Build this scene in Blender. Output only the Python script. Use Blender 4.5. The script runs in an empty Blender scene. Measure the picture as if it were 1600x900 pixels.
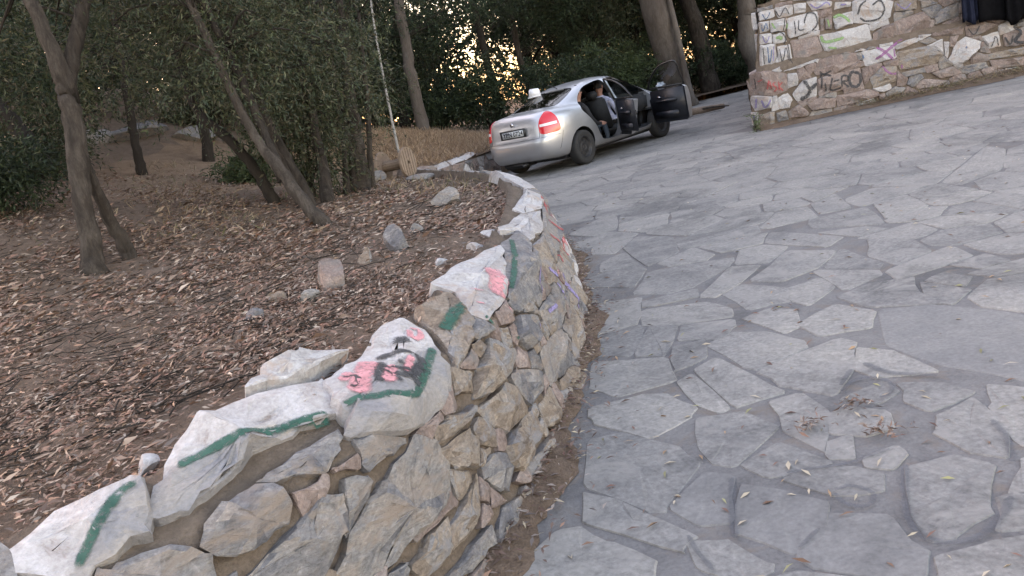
import bpy, bmesh, math, random
import numpy as np
from mathutils import Vector, Matrix
from mathutils.bvhtree import BVHTree
from mathutils.geometry import delaunay_2d_cdt

# ------------------------------------------------------------------ camera, sky, sun, exposure
SC = bpy.context.scene
COL = SC.collection
CAM_H, PITCH, ROLL, FOCAL = 1.425, math.radians(13.11), math.radians(13.0), 1239.0
cam_data = bpy.data.cameras.new('camera')
cam_data.sensor_width = 36.0
cam_data.lens = FOCAL / 1600 * 36
cam_data.clip_end = 400
cam_data.clip_start = 0.05
cam = bpy.data.objects.new('camera', cam_data)
COL.objects.link(cam)
_f = Vector((0, math.cos(PITCH), -math.sin(PITCH)))
_u = Vector((0, math.sin(PITCH), math.cos(PITCH)))
_r = Vector((1, 0, 0))
_r2 = _r * math.cos(ROLL) - _u * math.sin(ROLL)
_u2 = _r * math.sin(ROLL) + _u * math.cos(ROLL)
cam.matrix_world = Matrix(((_r2.x, _u2.x, -_f.x, 0), (_r2.y, _u2.y, -_f.y, 0), (_r2.z, _u2.z, -_f.z, CAM_H), (0, 0, 0, 1)))
SC.camera = cam

SUN_ELEV, SUN_AZ = math.radians(17), math.radians(-50)      # low behind the wood, azimuth from +Y toward +X
world = bpy.data.worlds.new('World')
SC.world = world
world.use_nodes = True
wn = world.node_tree
bg = wn.nodes['Background']
sky = wn.nodes.new('ShaderNodeTexSky')
sky.sky_type = 'NISHITA'
sky.sun_disc = False
sky.sun_elevation = SUN_ELEV
sky.sun_rotation = SUN_AZ
sky.air_density = 1.0
sky.dust_density = 1.2
sky.ozone_density = 1.0
wb = wn.nodes.new('ShaderNodeMix')                         # hazy evening air: less blue than a clear sky
wb.data_type = 'RGBA'; wb.blend_type = 'MULTIPLY'
wb.inputs[0].default_value = 1.0
wb.inputs[7].default_value = (1.44, 1.01, 0.77, 1)
wn.links.new(sky.outputs[0], wb.inputs[6])
wn.links.new(wb.outputs[2], bg.inputs[0])
bg.inputs[1].default_value = 0.15
sun_data = bpy.data.lights.new('sun', 'SUN')
sun_data.energy = 0.3
sun_data.angle = math.radians(25)
sun_data.color = (1.0, 0.78, 0.62)
sun = bpy.data.objects.new('sun', sun_data)
COL.objects.link(sun)
_sd = Vector((math.sin(SUN_AZ) * math.cos(SUN_ELEV), math.cos(SUN_AZ) * math.cos(SUN_ELEV), math.sin(SUN_ELEV)))
sun.rotation_euler = _sd.to_track_quat('Z', 'Y').to_euler()
sun.location = (0, 30, 20)
vs = SC.view_settings
vs.view_transform = 'Standard'
vs.look = 'None'
vs.gamma = 1
vs.exposure = 2.88
vs.use_curve_mapping = False
SC.render.engine = 'CYCLES'
SC.cycles.use_denoising = True
SC.cycles.max_bounces = 6
SC.cycles.transparent_max_bounces = 12
SC.cycles.diffuse_bounces = 3
SC.cycles.caustics_reflective = False
SC.cycles.caustics_refractive = False

# ------------------------------------------------------------------ helpers
RNG = np.random.default_rng(7)
random.seed(7)

def tag(o, label=None, cat=None, group=None, kind=None):
    if label: o['label'] = label
    if cat: o['category'] = cat
    if group: o['group'] = group
    if kind: o['kind'] = kind
    return o

def empty(name, loc=(0, 0, 0), rz=0.0):
    o = bpy.data.objects.new(name, None)
    o.empty_display_size = .2
    COL.objects.link(o)
    o.location = loc
    o.rotation_euler = (0, 0, rz)
    return o

def link(name, me, mat=None, parent=None, smooth=False):
    o = bpy.data.objects.new(name, me)
    COL.objects.link(o)
    if mat is not None:
        me.materials.clear()
        for m in (mat if isinstance(mat, (list, tuple)) else [mat]):
            me.materials.append(m)
    if parent is not None:
        o.parent = parent
    if smooth:
        me.polygons.foreach_set('use_smooth', np.ones(len(me.polygons), bool))
    return o

def mk(name, verts, faces, mat=None, parent=None, smooth=False):
    me = bpy.data.meshes.new(name)
    me.from_pydata([tuple(map(float, v)) for v in verts], [], [tuple(f) for f in faces])
    me.update()
    return link(name, me, mat, parent, smooth)

def quads_mesh(name, V, tint=None):
    """V (n,4,3): n separate four-cornered leaves."""
    n = len(V)
    me = bpy.data.meshes.new(name)
    me.vertices.add(n * 4)
    me.vertices.foreach_set('co', V.reshape(-1).astype(np.float32))
    me.loops.add(n * 4)
    me.loops.foreach_set('vertex_index', np.arange(n * 4, dtype=np.int32))
    me.polygons.add(n)
    me.polygons.foreach_set('loop_start', np.arange(0, n * 4, 4, dtype=np.int32))
    if tint is not None:
        a = me.attributes.new('tint', 'FLOAT_COLOR', 'POINT')
        c = np.ones((n, 4, 4), np.float32)
        c[..., :3] = tint[:, None, :]
        a.data.foreach_set('color', c.reshape(-1))
    me.update(calc_edges=True)
    return me

def unit(v):
    return v / np.maximum(np.linalg.norm(v, axis=-1, keepdims=True), 1e-9)

def leaf_quads(C, D, L, W, bend=.25):
    """diamond leaves at C pointing along D with length L and width W"""
    n = len(C)
    D = unit(D)
    R = unit(np.cross(D, RNG.normal(size=(n, 3))))
    U = np.cross(R, D)
    L = np.broadcast_to(L, n)[:, None]
    W = np.broadcast_to(W, n)[:, None]
    mid = C + D * L * .45 + U * L * bend * .5
    V = np.stack([C, mid + R * W * .5, C + D * L, mid - R * W * .5], 1)
    return V

def catmull(P, n=8):
    P = np.asarray(P, float)
    Q = np.vstack([2 * P[0] - P[1], P, 2 * P[-1] - P[-2]])
    out = []
    for i in range(1, len(Q) - 2):
        a, b, c, e = Q[i - 1], Q[i], Q[i + 1], Q[i + 2]
        for t in np.linspace(0, 1, n, endpoint=False):
            out.append(.5 * ((2 * b) + (c - a) * t + (2 * a - 5 * b + 4 * c - e) * t * t + (3 * b - a - 3 * c + e) * t ** 3))
    out.append(P[-1])
    return np.array(out)

def tube_data(P, R, sides=10, rough=0.0, cap=True):
    P = np.asarray(P, float)
    R = np.broadcast_to(R, len(P))
    T = unit(np.gradient(P, axis=0))
    ref = np.array([0.31, 0.9, 0.11])
    A = unit(np.cross(T, ref))
    B = np.cross(T, A)
    th = np.linspace(0, 2 * np.pi, sides, endpoint=False)
    rr = R[:, None] * (1 + (RNG.normal(size=(len(P), sides)) * rough if rough else 0))
    V = P[:, None] + (A[:, None] * np.cos(th)[None, :, None] + B[:, None] * np.sin(th)[None, :, None]) * rr[..., None]
    F = []
    for i in range(len(P) - 1):
        for j in range(sides):
            k = (j + 1) % sides
            F.append((i * sides + j, i * sides + k, (i + 1) * sides + k, (i + 1) * sides + j))
    if cap:
        F.append(tuple(range(sides))[::-1])
        F.append(tuple((len(P) - 1) * sides + j for j in range(sides)))
    return V.reshape(-1, 3), F

def tube(name, P, R, mat, parent=None, sides=10, rough=0.0, smooth=True):
    V, F = tube_data(P, R, sides, rough)
    return mk(name, V, F, mat, parent, smooth)

def tubes(name, lst, mat, parent=None, sides=5):
    VV, FF, n = [], [], 0
    for P, R in lst:
        V, F = tube_data(P, R, sides)
        VV.append(V)
        FF += [tuple(i + n for i in f) for f in F]
        n += len(V)
    return mk(name, np.vstack(VV), FF, mat, parent, True)

def box_data(c, s, R=None):
    c = np.asarray(c, float)
    s = np.asarray(s, float) / 2
    V = np.array([(x, y, z) for x in (-1, 1) for y in (-1, 1) for z in (-1, 1)]) * s
    if R is not None: V = V @ np.asarray(R).T
    return V + c, [(0, 1, 3, 2), (4, 6, 7, 5), (0, 4, 5, 1), (2, 3, 7, 6), (0, 2, 6, 4), (1, 5, 7, 3)]

def bevelled(o, w=.01, seg=2):
    bm = bmesh.new()
    bm.from_mesh(o.data)
    bmesh.ops.bevel(bm, geom=bm.edges[:], offset=w, segments=seg, affect='EDGES', clamp_overlap=True)
    bmesh.ops.recalc_face_normals(bm, faces=bm.faces[:])
    bm.to_mesh(o.data)
    bm.free()
    o.data.polygons.foreach_set('use_smooth', np.ones(len(o.data.polygons), bool))
    return o

def lathe_data(prof, seg=32, axis='y'):
    """prof: (radius, along) pairs, turned about local Y"""
    V, F = [], []
    for r, a in prof:
        for k in range(seg):
            t = 2 * math.pi * k / seg
            V.append((r * math.cos(t), a, r * math.sin(t)))
    for i in range(len(prof) - 1):
        for k in range(seg):
            l = (k + 1) % seg
            F.append((i * seg + k, i * seg + l, (i + 1) * seg + l, (i + 1) * seg + k))
    return V, F

def eval_mesh(o):
    dg = bpy.context.evaluated_depsgraph_get()
    dg.update()
    return bpy.data.meshes.new_from_object(o.evaluated_get(dg), preserve_all_data_layers=False, depsgraph=dg)

def boolean(a, b, op):
    oa = bpy.data.objects.new('tmp_a', a)
    ob = bpy.data.objects.new('tmp_b', b)
    COL.objects.link(oa)
    COL.objects.link(ob)
    m = oa.modifiers.new('b', 'BOOLEAN')
    m.operation = op
    m.solver = 'EXACT'
    m.object = ob
    r = eval_mesh(oa)
    bpy.data.objects.remove(oa)
    bpy.data.objects.remove(ob)
    return r

# ------------------------------------------------------------------ materials
def new_mat(name):
    m = bpy.data.materials.new(name)
    m.use_nodes = True
    nt = m.node_tree
    return m, nt, nt.nodes['Principled BSDF']

def N(nt, kind, **kw):
    n = nt.nodes.new(kind)
    for k, v in kw.items():
        if k.startswith('i_'):
            n.inputs[int(k[2:])].default_value = v
        else:
            setattr(n, k, v)
    return n

def ramp(nt, fac, stops):
    r = nt.nodes.new('ShaderNodeValToRGB')
    el = r.color_ramp.elements
    while len(el) < len(stops): el.new(.5)
    for e, (p, c) in zip(el, stops):
        e.position = p
        e.color = (*c, 1) if len(c) == 3 else c
    nt.links.new(fac, r.inputs[0])
    return r.outputs[0]

def coords(nt, scale=(1, 1, 1), world_space=False):
    if world_space:
        g = N(nt, 'ShaderNodeNewGeometry')
        out = g.outputs['Position']
    else:
        out = N(nt, 'ShaderNodeTexCoord').outputs['Object']
    mp = N(nt, 'ShaderNodeMapping')
    mp.inputs['Scale'].default_value = scale
    nt.links.new(out, mp.inputs[0])
    return mp.outputs[0]

def noise(nt, vec, scale, detail=5, rough=.6, dist=0.0):
    n = N(nt, 'ShaderNodeTexNoise')
    n.inputs['Scale'].default_value = scale
    n.inputs['Detail'].default_value = detail
    n.inputs['Roughness'].default_value = rough
    n.inputs['Distortion'].default_value = dist
    nt.links.new(vec, n.inputs['Vector'])
    return n.outputs['Fac']

def mixc(nt, fac, a, b, mode='MIX'):
    m = N(nt, 'ShaderNodeMix', data_type='RGBA', blend_type=mode)
    for s, v in ((0, fac), (6, a), (7, b)):
        if hasattr(v, 'links') or hasattr(v, 'is_linked'):
            nt.links.new(v, m.inputs[s])
        else:
            m.inputs[s].default_value = v if not isinstance(v, tuple) else ((*v, 1) if len(v) == 3 else v)
    return m.outputs[2]

def math_n(nt, op, a, b=None):
    m = N(nt, 'ShaderNodeMath', operation=op)
    for i, v in enumerate((a, b)):
        if v is None: continue
        if hasattr(v, 'is_linked'): nt.links.new(v, m.inputs[i])
        else: m.inputs[i].default_value = v
    return m.outputs[0]

def bump(nt, bsdf, h, strength=.5, dist=.01):
    b = N(nt, 'ShaderNodeBump')
    b.inputs['Strength'].default_value = strength
    b.inputs['Distance'].default_value = dist
    nt.links.new(h, b.inputs['Height'])
    nt.links.new(b.outputs[0], bsdf.inputs['Normal'])

def obj_random(nt):
    isl = N(nt, 'ShaderNodeNewGeometry').outputs['Random Per Island']
    return math_n(nt, 'FRACT', math_n(nt, 'ADD', N(nt, 'ShaderNodeObjectInfo').outputs['Random'], isl))

def stone_mat(name, stops, scale=9, wear=None, bumpy=.7, tint=.35, rough=.85, stretch=(1, 1, 1), bdist=.012, fine=.55, grime=0.0, veins=0.0):
    m, nt, b = new_mat(name)
    v = coords(nt, stretch, True)
    n1 = noise(nt, v, scale, 6, .65, .6)
    rnd = obj_random(nt)
    f = math_n(nt, 'ADD', n1, math_n(nt, 'MULTIPLY', math_n(nt, 'SUBTRACT', rnd, .5), tint))
    c = ramp(nt, f, stops)
    n2 = noise(nt, v, scale * 9, 4, .7)
    c = mixc(nt, fine, c, ramp(nt, n2, [(.3, (.35, .34, .33)), (.7, (1, 1, 1))]), 'MULTIPLY')
    if veins:                                        # pale calcite streaks and darker bedding lines
        tc = coords(nt, (1, 1, 1), True)
        rot = N(nt, 'ShaderNodeVectorRotate', rotation_type='EULER_XYZ')
        nt.links.new(tc, rot.inputs['Vector'])
        cb = N(nt, 'ShaderNodeCombineXYZ')
        for i_ in range(3): nt.links.new(math_n(nt, 'MULTIPLY', rnd, (7.0, 11.0, 17.0)[i_]), cb.inputs[i_])
        nt.links.new(cb.outputs[0], rot.inputs['Rotation'])
        mp = N(nt, 'ShaderNodeMapping'); mp.inputs['Scale'].default_value = (1, 5, 5)
        nt.links.new(rot.outputs[0], mp.inputs[0])
        nv = noise(nt, mp.outputs[0], 6, 7, .72, .8)
        c = mixc(nt, veins, c, ramp(nt, nv, [(.32, (.45, .43, .42)), (.48, (.95, .95, .95)), (.56, (1.0, .98, .96)), (.68, (1.55, 1.52, 1.5))]), 'MULTIPLY')
    if grime:                                        # broad stains and trodden dirt
        n4 = noise(nt, coords(nt, (1, 1, 1), True), .9, 6, .7, .8)
        c = mixc(nt, grime, c, ramp(nt, n4, [(.36, (.58, .585, .60)), (.5, (.92, .92, .93)), (.66, (1.08, 1.07, 1.05))]), 'MULTIPLY')
    if wear:
        n3 = noise(nt, v, scale * .6, 5, .7, 1.0)
        c = mixc(nt, ramp(nt, n3, [(.52, (0, 0, 0)), (.66, (1, 1, 1))]), c, wear)
    nt.links.new(c, b.inputs['Base Color'])
    b.inputs['Roughness'].default_value = rough
    b.inputs['Specular IOR Level'].default_value = .25
    n5 = noise(nt, v, scale * 3, 6, .8, .3)
    h = math_n(nt, 'ADD', math_n(nt, 'ADD', n1, math_n(nt, 'MULTIPLY', n2, .35)), math_n(nt, 'MULTIPLY', n5, .6))
    bump(nt, b, h, bumpy, bdist)
    return m

def plain(name, col, rough=.6, metal=0.0, var=.15, scale=30, bumpy=0.0):
    m, nt, b = new_mat(name)
    v = coords(nt)
    n1 = noise(nt, v, scale, 4, .6)
    d = tuple(c * (1 - var) for c in col)
    e = tuple(min(1, c * (1 + var)) for c in col)
    nt.links.new(ramp(nt, n1, [(.3, d), (.7, e)]), b.inputs['Base Color'])
    b.inputs['Roughness'].default_value = rough
    b.inputs['Metallic'].default_value = metal
    if bumpy: bump(nt, b, n1, bumpy, .004)
    return m

def leaf_mat(name, base, gain=1.0, trans=.25):
    m, nt, b = new_mat(name)
    a = N(nt, 'ShaderNodeAttribute', attribute_name='tint')
    c = mixc(nt, 1.0, a.outputs['Color'], (*base, 1), 'MULTIPLY')
    nt.links.new(c, b.inputs['Base Color'])
    b.inputs['Roughness'].default_value = .55
    b.inputs['Specular IOR Level'].default_value = .3
    if trans:
        t = N(nt, 'ShaderNodeBsdfTranslucent')
        nt.links.new(c, t.inputs[0])
        mx = N(nt, 'ShaderNodeMixShader')
        mx.inputs[0].default_value = trans
        nt.links.new(b.outputs[0], mx.inputs[1])
        nt.links.new(t.outputs[0], mx.inputs[2])
        nt.links.new(mx.outputs[0], nt.nodes['Material Output'].inputs[0])
    return m

M = {}
M['flag'] = stone_mat('paving_stone', [(.12, (.225, .223, .223)), (.45, (.298, .292, .284)), (.7, (.345, .335, .32)), (.95, (.395, .38, .352))], 5, (.255, .245, .235), .7, .5, .85, bdist=.007, fine=.6, grime=.9, veins=.35)
M['flag_dark'] = stone_mat('dark_paving_cement', [(.2, (.208, .206, .208)), (.8, (.282, .277, .272))], 6, None, .4, .3, .85, bdist=.005, fine=.45, grime=.85)
M['mortar'] = stone_mat('joint_mortar', [(.2, (.165, .16, .162)), (.6, (.222, .217, .217)), (.9, (.265, .253, .243))], 7, (.175, .152, .135), .7, 0, .9, fine=.45, grime=.85)
M['grey_stone'] = stone_mat('grey_limestone', [(.12, (.11, .115, .135)), (.4, (.215, .215, .23)), (.58, (.30, .29, .285)), (.72, (.325, .29, .26)), (.95, (.42, .405, .39))], 6, (.245, .205, .175), .9, .35, stretch=(1, 1, 2.2), bdist=.02, fine=.65, veins=.8)
M['tan_stone'] = stone_mat('tan_limestone', [(.15, (.155, .13, .115)), (.40, (.28, .23, .185)), (.55, (.35, .305, .26)), (.68, (.29, .287, .295)), (.92, (.37, .355, .35))], 7, (.225, .222, .235), .9, .35, stretch=(1, 1, 2), bdist=.02, fine=.65, veins=.8)
M['white_stone'] = stone_mat('whitewashed_stone', [(.12, (.25, .225, .215)), (.35, (.39, .375, .375)), (.55, (.49, .485, .50)), (.9, (.55, .545, .56))], 6, (.36, .30, .265), .8, .3, bdist=.016, veins=.4)
def wash_mat():
    """grey stone with the upper side whitewashed; each stone carries the plane of its paint edge"""
    m, nt, b = new_mat('half_whitewashed_stone')
    v = coords(nt, (1, 1, 1.6), True)
    n1 = noise(nt, v, 7, 6, .65, .6); n2 = noise(nt, v, 55, 4, .7); n3 = noise(nt, v, 5, 6, .75, 1.2)
    grey = ramp(nt, n1, [(.15, (.15, .155, .175)), (.45, (.27, .265, .275)), (.7, (.36, .33, .30)), (.9, (.42, .35, .27))])
    white = ramp(nt, n3, [(.30, (.27, .225, .205)), (.42, (.43, .405, .40)), (.6, (.54, .525, .535)), (.9, (.49, .485, .52))])
    a = N(nt, 'ShaderNodeAttribute', attribute_type='OBJECT', attribute_name='wash_n')
    d = N(nt, 'ShaderNodeAttribute', attribute_type='OBJECT', attribute_name='wash_d')
    dot = N(nt, 'ShaderNodeVectorMath', operation='DOT_PRODUCT')
    nt.links.new(N(nt, 'ShaderNodeTexCoord').outputs['Object'], dot.inputs[0]); nt.links.new(a.outputs['Vector'], dot.inputs[1])
    f = math_n(nt, 'SUBTRACT', dot.outputs['Value'], d.outputs['Fac'])
    f = math_n(nt, 'ADD', f, math_n(nt, 'MULTIPLY', math_n(nt, 'SUBTRACT', n2, .5), .03))
    f = ramp(nt, math_n(nt, 'MULTIPLY', f, 30), [(.0, (0, 0, 0)), (.5, (1, 1, 1))])
    c = mixc(nt, f, grey, white)
    c = mixc(nt, .5, c, ramp(nt, n2, [(.3, (.4, .39, .38)), (.7, (1, 1, 1))]), 'MULTIPLY')
    nt.links.new(c, b.inputs['Base Color']); b.inputs['Roughness'].default_value = .88
    bump(nt, b, math_n(nt, 'ADD', n1, math_n(nt, 'MULTIPLY', n2, .4)), .9, .018)
    return m
M['wash_stone'] = wash_mat()
M['pink_stone'] = stone_mat('pinkish_limestone', [(.15, (.15, .12, .108)), (.5, (.30, .24, .22)), (.9, (.39, .34, .32))], 7, (.185, .175, .17), .9, .35, bdist=.02, fine=.65, veins=.8)
M['wall_mortar'] = stone_mat('earthy_wall_mortar', [(.2, (.10, .078, .06)), (.55, (.185, .148, .118)), (.9, (.26, .215, .175))], 9, (.125, .10, .08), 1.0, 0, .95, bdist=.02)
M['soil'] = stone_mat('brown_soil', [(.15, (.095, .067, .05)), (.5, (.175, .13, .10)), (.85, (.25, .195, .155))], 8, (.13, .095, .068), 1.0, 0, .95, bdist=.03)
M['straw_soil'] = stone_mat('dry_grassy_soil', [(.15, (.12, .085, .06)), (.5, (.24, .17, .12)), (.85, (.33, .25, .18))], 5, (.17, .12, .085), 1.0, 0, .95, bdist=.03)
M['litter'] = leaf_mat('fallen_leaf', (1, 1, 1), trans=0)
M['leaf'] = leaf_mat('tree_leaf', (1, 1, 1), trans=.2)
M['grass'] = leaf_mat('dry_grass_blade', (1, 1, 1), trans=.15)
M['bark'] = stone_mat('grey_brown_bark', [(.28, (.018, .015, .012)), (.45, (.05, .042, .036)), (.6, (.085, .072, .062)), (.8, (.14, .122, .106))], 14, (.045, .036, .03), 1.0, .2, .9, stretch=(1, 1, .3), bdist=.035)
M['bark_dark'] = stone_mat('dark_bark', [(.2, (.018, .015, .012)), (.6, (.038, .031, .026)), (.9, (.06, .052, .045))], 10, None, 1.0, .2, .9, stretch=(1, 1, .25), bdist=.02)
M['bark_pale'] = stone_mat('pale_eucalyptus_bark', [(.2, (.07, .058, .05)), (.5, (.125, .108, .096)), (.85, (.18, .158, .142))], 3, (.075, .06, .052), .8, .2, .9, stretch=(1, 1, .3), bdist=.02)
M['bark_white'] = stone_mat('whitish_stem', [(.2, (.22, .21, .20)), (.5, (.38, .37, .36)), (.85, (.46, .45, .44))], 10, (.16, .145, .135), .5, .2, .8)
M['wood'] = stone_mat('weathered_drum_wood', [(.2, (.16, .115, .085)), (.5, (.25, .19, .145)), (.85, (.32, .255, .20))], 8, (.18, .135, .105), .5, .2, .8, stretch=(.4, 1, 1))
for nm, c in dict(green=(.012, .075, .052), pink=(.56, .25, .275), black=(.03, .031, .036), red=(.36, .075, .075), violet=(.22, .19, .38), violet2=(.24, .09, .23), lime=(.20, .32, .12), blue=(.06, .12, .24), grey=(.075, .082, .105)).items():
    m, nt, b = new_mat('spray_paint_' + nm.rstrip('2'))
    v = coords(nt, (1, 1, 1), True)
    n1 = noise(nt, v, 22, 5, .7)
    n0 = noise(nt, v, 120, 3, .6)
    nt.links.new(ramp(nt, n1, [(.3, tuple(x * .75 for x in c)), (.75, tuple(min(1, x * 1.3 + .02) for x in c))]), b.inputs['Base Color'])
    b.inputs['Roughness'].default_value = .75
    cov = N(nt, 'ShaderNodeAttribute', attribute_name='cover').outputs['Fac']     # sprayed edge: thinner away from the stroke's middle
    k = math_n(nt, 'ADD', math_n(nt, 'MULTIPLY', cov, 1.5), math_n(nt, 'MULTIPLY', math_n(nt, 'ADD', n1, n0), -.62))
    a = ramp(nt, k, [(.0, (0, 0, 0)), (.62, (1, 1, 1))])
    if nm != 'grey':                                   # flaked where the grain stands proud
        a = math_n(nt, 'MULTIPLY', a, ramp(nt, noise(nt, v, 48, 6, .75, .4), [(.36, (.12, .12, .12)), (.5, (1, 1, 1))]))
    a = math_n(nt, 'MULTIPLY', a, .38 if nm == 'grey' else .88)
    nt.links.new(a, b.inputs['Alpha'])
    M['p_' + nm] = m

# ------------------------------------------------------------------ data measured for this place (metres)
FLAGS=[[(0.527,5.099),(0.814,5.006),(0.723,4.632),(0.659,4.467),(0.419,4.457)],[(0.42,4.423),(0.68,4.428),(0.671,4.286),(0.588,4.042),(0.528,3.962),(0.347,4.079)],[(0.711,4.354),(0.865,4.272),(0.683,3.832),(0.551,3.946)],[(0.79,4.896),(1.15,4.902),(1.109,4.721),(0.83,4.75),(0.776,4.783)],[(0.761,4.716),(1.112,4.593),(1.195,4.36),(1.163,4.208),(0.888,4.273),(0.688,4.421)],[(0.891,4.25),(1.146,4.155),(1.104,4.027),(0.994,3.902),(0.804,4.023)],[(0.743,3.924),(0.918,3.933),(0.862,3.7),(0.667,3.591)],[(0.329,3.998),(0.687,3.802),(0.63,3.478),(0.366,3.464),(0.265,3.653)],[(0.911,3.852),(1.079,3.953),(1.225,3.835),(1.31,3.597),(1.277,3.518),(1.015,3.395),(0.985,3.439)],[(0.758,3.551),(0.895,3.639),(0.965,3.297),(1.018,3.099),(0.784,3.059)],[(0.645,3.446),(0.743,3.524),(0.772,3.066),(0.724,3.042),(0.665,3.169)],[(1.188,4.118),(1.354,4.179),(1.473,4.071),(1.387,3.821),(1.297,3.764)],[(1.406,3.866),(1.657,4.007),(1.754,3.784),(1.636,3.583),(1.405,3.632)],[(1.246,4.672),(1.412,4.772),(1.591,4.499),(1.525,4.241),(1.271,4.254)],[(1.006,3.37),(1.456,3.536),(1.494,3.453),(1.349,3.183),(1.176,2.96),(1.054,3.155)],[(1.47,3.372),(1.57,3.224),(1.599,2.958),(1.51,2.988),(1.383,3.055),(1.365,3.172)],[(1.788,3.786),(1.988,3.701),(2.107,3.528),(2.221,3.252),(1.817,2.686),(1.646,3.015),(1.584,3.333)],[(0.231,3.377),(0.459,3.397),(0.555,3.357),(0.644,3.145),(0.61,3.075),(0.405,2.957),(0.264,3.137),(0.208,3.276)],[(0.168,3.056),(0.293,3.069),(0.466,2.832),(0.519,2.662),(0.337,2.411),(0.292,2.409),(0.1,2.687)],[(0.088,2.643),(0.192,2.523),(0.375,2.23),(0.334,2.154),(0.281,2.185),(0.062,2.426)],[(-0.028,2.413),(0.037,2.405),(0.115,2.282),(0.236,2.123),(0.191,2.01),(-0.207,2.162),(-0.18,2.273)],[(0.625,3.031),(0.803,2.995),(0.871,2.79),(0.626,2.581),(0.561,2.64),(0.565,2.778)],[(0.923,3.028),(1.06,3.034),(1.077,2.829),(0.949,2.518),(0.892,2.747)],[(0.656,2.566),(0.828,2.679),(0.935,2.461),(0.812,2.437),(0.71,2.463)],[(0.75,2.42),(0.921,2.43),(1.034,2.325),(0.979,2.219),(0.848,2.27)],[(0.998,2.6),(1.076,2.614),(1.003,2.45),(0.949,2.505)],[(1.076,2.798),(1.175,2.82),(1.262,2.719),(1.218,2.591),(1.104,2.598),(1.024,2.657)],[(1.034,2.422),(1.159,2.458),(1.163,2.404),(1.083,2.336),(1.019,2.381)],[(0.357,2.402),(0.52,2.583),(0.604,2.516),(0.515,2.247),(0.408,2.274)],[(0.603,2.444),(0.701,2.351),(0.804,2.218),(0.716,2.065),(0.62,2.019),(0.507,2.192)],[(1.13,2.324),(1.261,2.328),(1.344,2.226),(1.19,2.021),(1.053,1.922),(0.979,1.936),(1.007,2.085)],[(0.805,2.176),(0.936,2.079),(0.92,1.961),(0.934,1.889),(0.871,1.779),(0.654,1.924),(0.63,1.998)],[(0.361,2.179),(0.45,2.142),(0.538,2.002),(0.53,1.957),(0.459,1.938),(0.36,2.04)],[(1.434,2.923),(1.538,2.854),(1.59,2.713),(1.387,2.659),(1.371,2.784)],[(1.38,2.586),(1.568,2.677),(1.516,2.421),(1.411,2.249),(1.332,2.34),(1.33,2.5)],[(1.665,2.752),(1.783,2.622),(1.499,2.227),(1.488,2.331),(1.582,2.588)],[(1.418,2.199),(1.494,2.206),(1.27,1.895),(1.155,1.911),(1.305,2.064)],[(0.956,1.865),(1.085,1.859),(1.236,1.86),(1.088,1.655),(0.886,1.731)],[(1.183,2.919),(1.4,2.983),(1.371,2.854),(1.282,2.805)],[(0.785,5.126),(0.997,5.634),(1.586,5.487),(1.5,5.293),(1.162,4.983),(0.962,4.952)],[(1.117,4.713),(1.486,5.252),(1.664,5.123),(1.436,4.842),(1.203,4.63)],[(1.474,4.801),(1.919,5.321),(2.135,5.046),(1.905,4.77),(1.627,4.639)],[(1.579,4.469),(1.805,4.542),(1.784,4.303),(1.557,4.1),(1.525,4.241)],[(1.728,4.122),(1.941,4.224),(2.176,4.185),(2.045,3.888),(2.084,3.644),(1.777,3.863)],[(2.186,3.68),(2.377,3.848),(2.624,3.817),(2.258,3.304),(2.158,3.512)],[(2.177,4.059),(2.317,4.116),(2.371,3.973),(2.262,3.854)],[(2.935,6.109),(3.237,6.185),(3.119,5.662),(2.756,5.57)],[(2.39,6.08),(2.865,6.073),(2.68,5.446),(2.303,5.788)],[(2.256,5.623),(2.55,5.49),(2.619,5.308),(2.398,5.273)],[(2.656,6.638),(2.974,6.871),(2.786,6.177),(2.539,6.211)],[(3.625,6.352),(4.685,7.403),(4.68,7.118),(4.107,6.307),(3.621,6.084)],[(0.681,7.817),(1.02,8.306),(1.26,8.283),(1.115,7.589),(0.857,7.465)],[(0.999,6.576),(1.196,6.983),(1.434,6.644),(1.325,6.011),(1.02,5.788)],[(1.403,6.519),(2.057,6.339),(1.973,6.035),(1.372,6.093)],[(2.397,5.137),(2.572,4.896),(2.508,4.568),(2.226,4.448),(2.227,4.756)],[(2.419,4.224),(2.655,4.277),(2.655,4.084),(2.481,4.063)]]
FLOOR_PAINT=[([(1.203,2.962),(1.275,3.028),(1.358,3.032),(1.395,2.948),(1.357,2.863),(1.295,2.831)],0.025),([(1.511,2.48),(1.472,2.34),(1.399,2.209)],0.03),([(1.277,2.038),(1.198,1.962),(1.08,1.893),(0.986,1.916),(0.966,1.993),(1.009,2.123),(1.121,2.328)],0.03),([(0.771,2.445),(0.867,2.433),(0.971,2.417),(1.131,2.447)],0.02),([(0.861,2.275),(0.916,2.281),(0.954,2.21),(0.904,2.151),(0.854,2.194),(0.853,2.258)],0.022),([(0.597,2.495),(0.521,2.264),(0.491,2.143)],0.03),([(0.729,2.096),(0.642,2.026)],0.02),([(1.407,3.185),(1.441,3.035),(1.57,2.908)],0.04),([(0.361,2.216),(0.365,2.123),(0.382,2.015)],0.02),([(1.334,3.151),(1.23,3.019)],0.03)]
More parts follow.
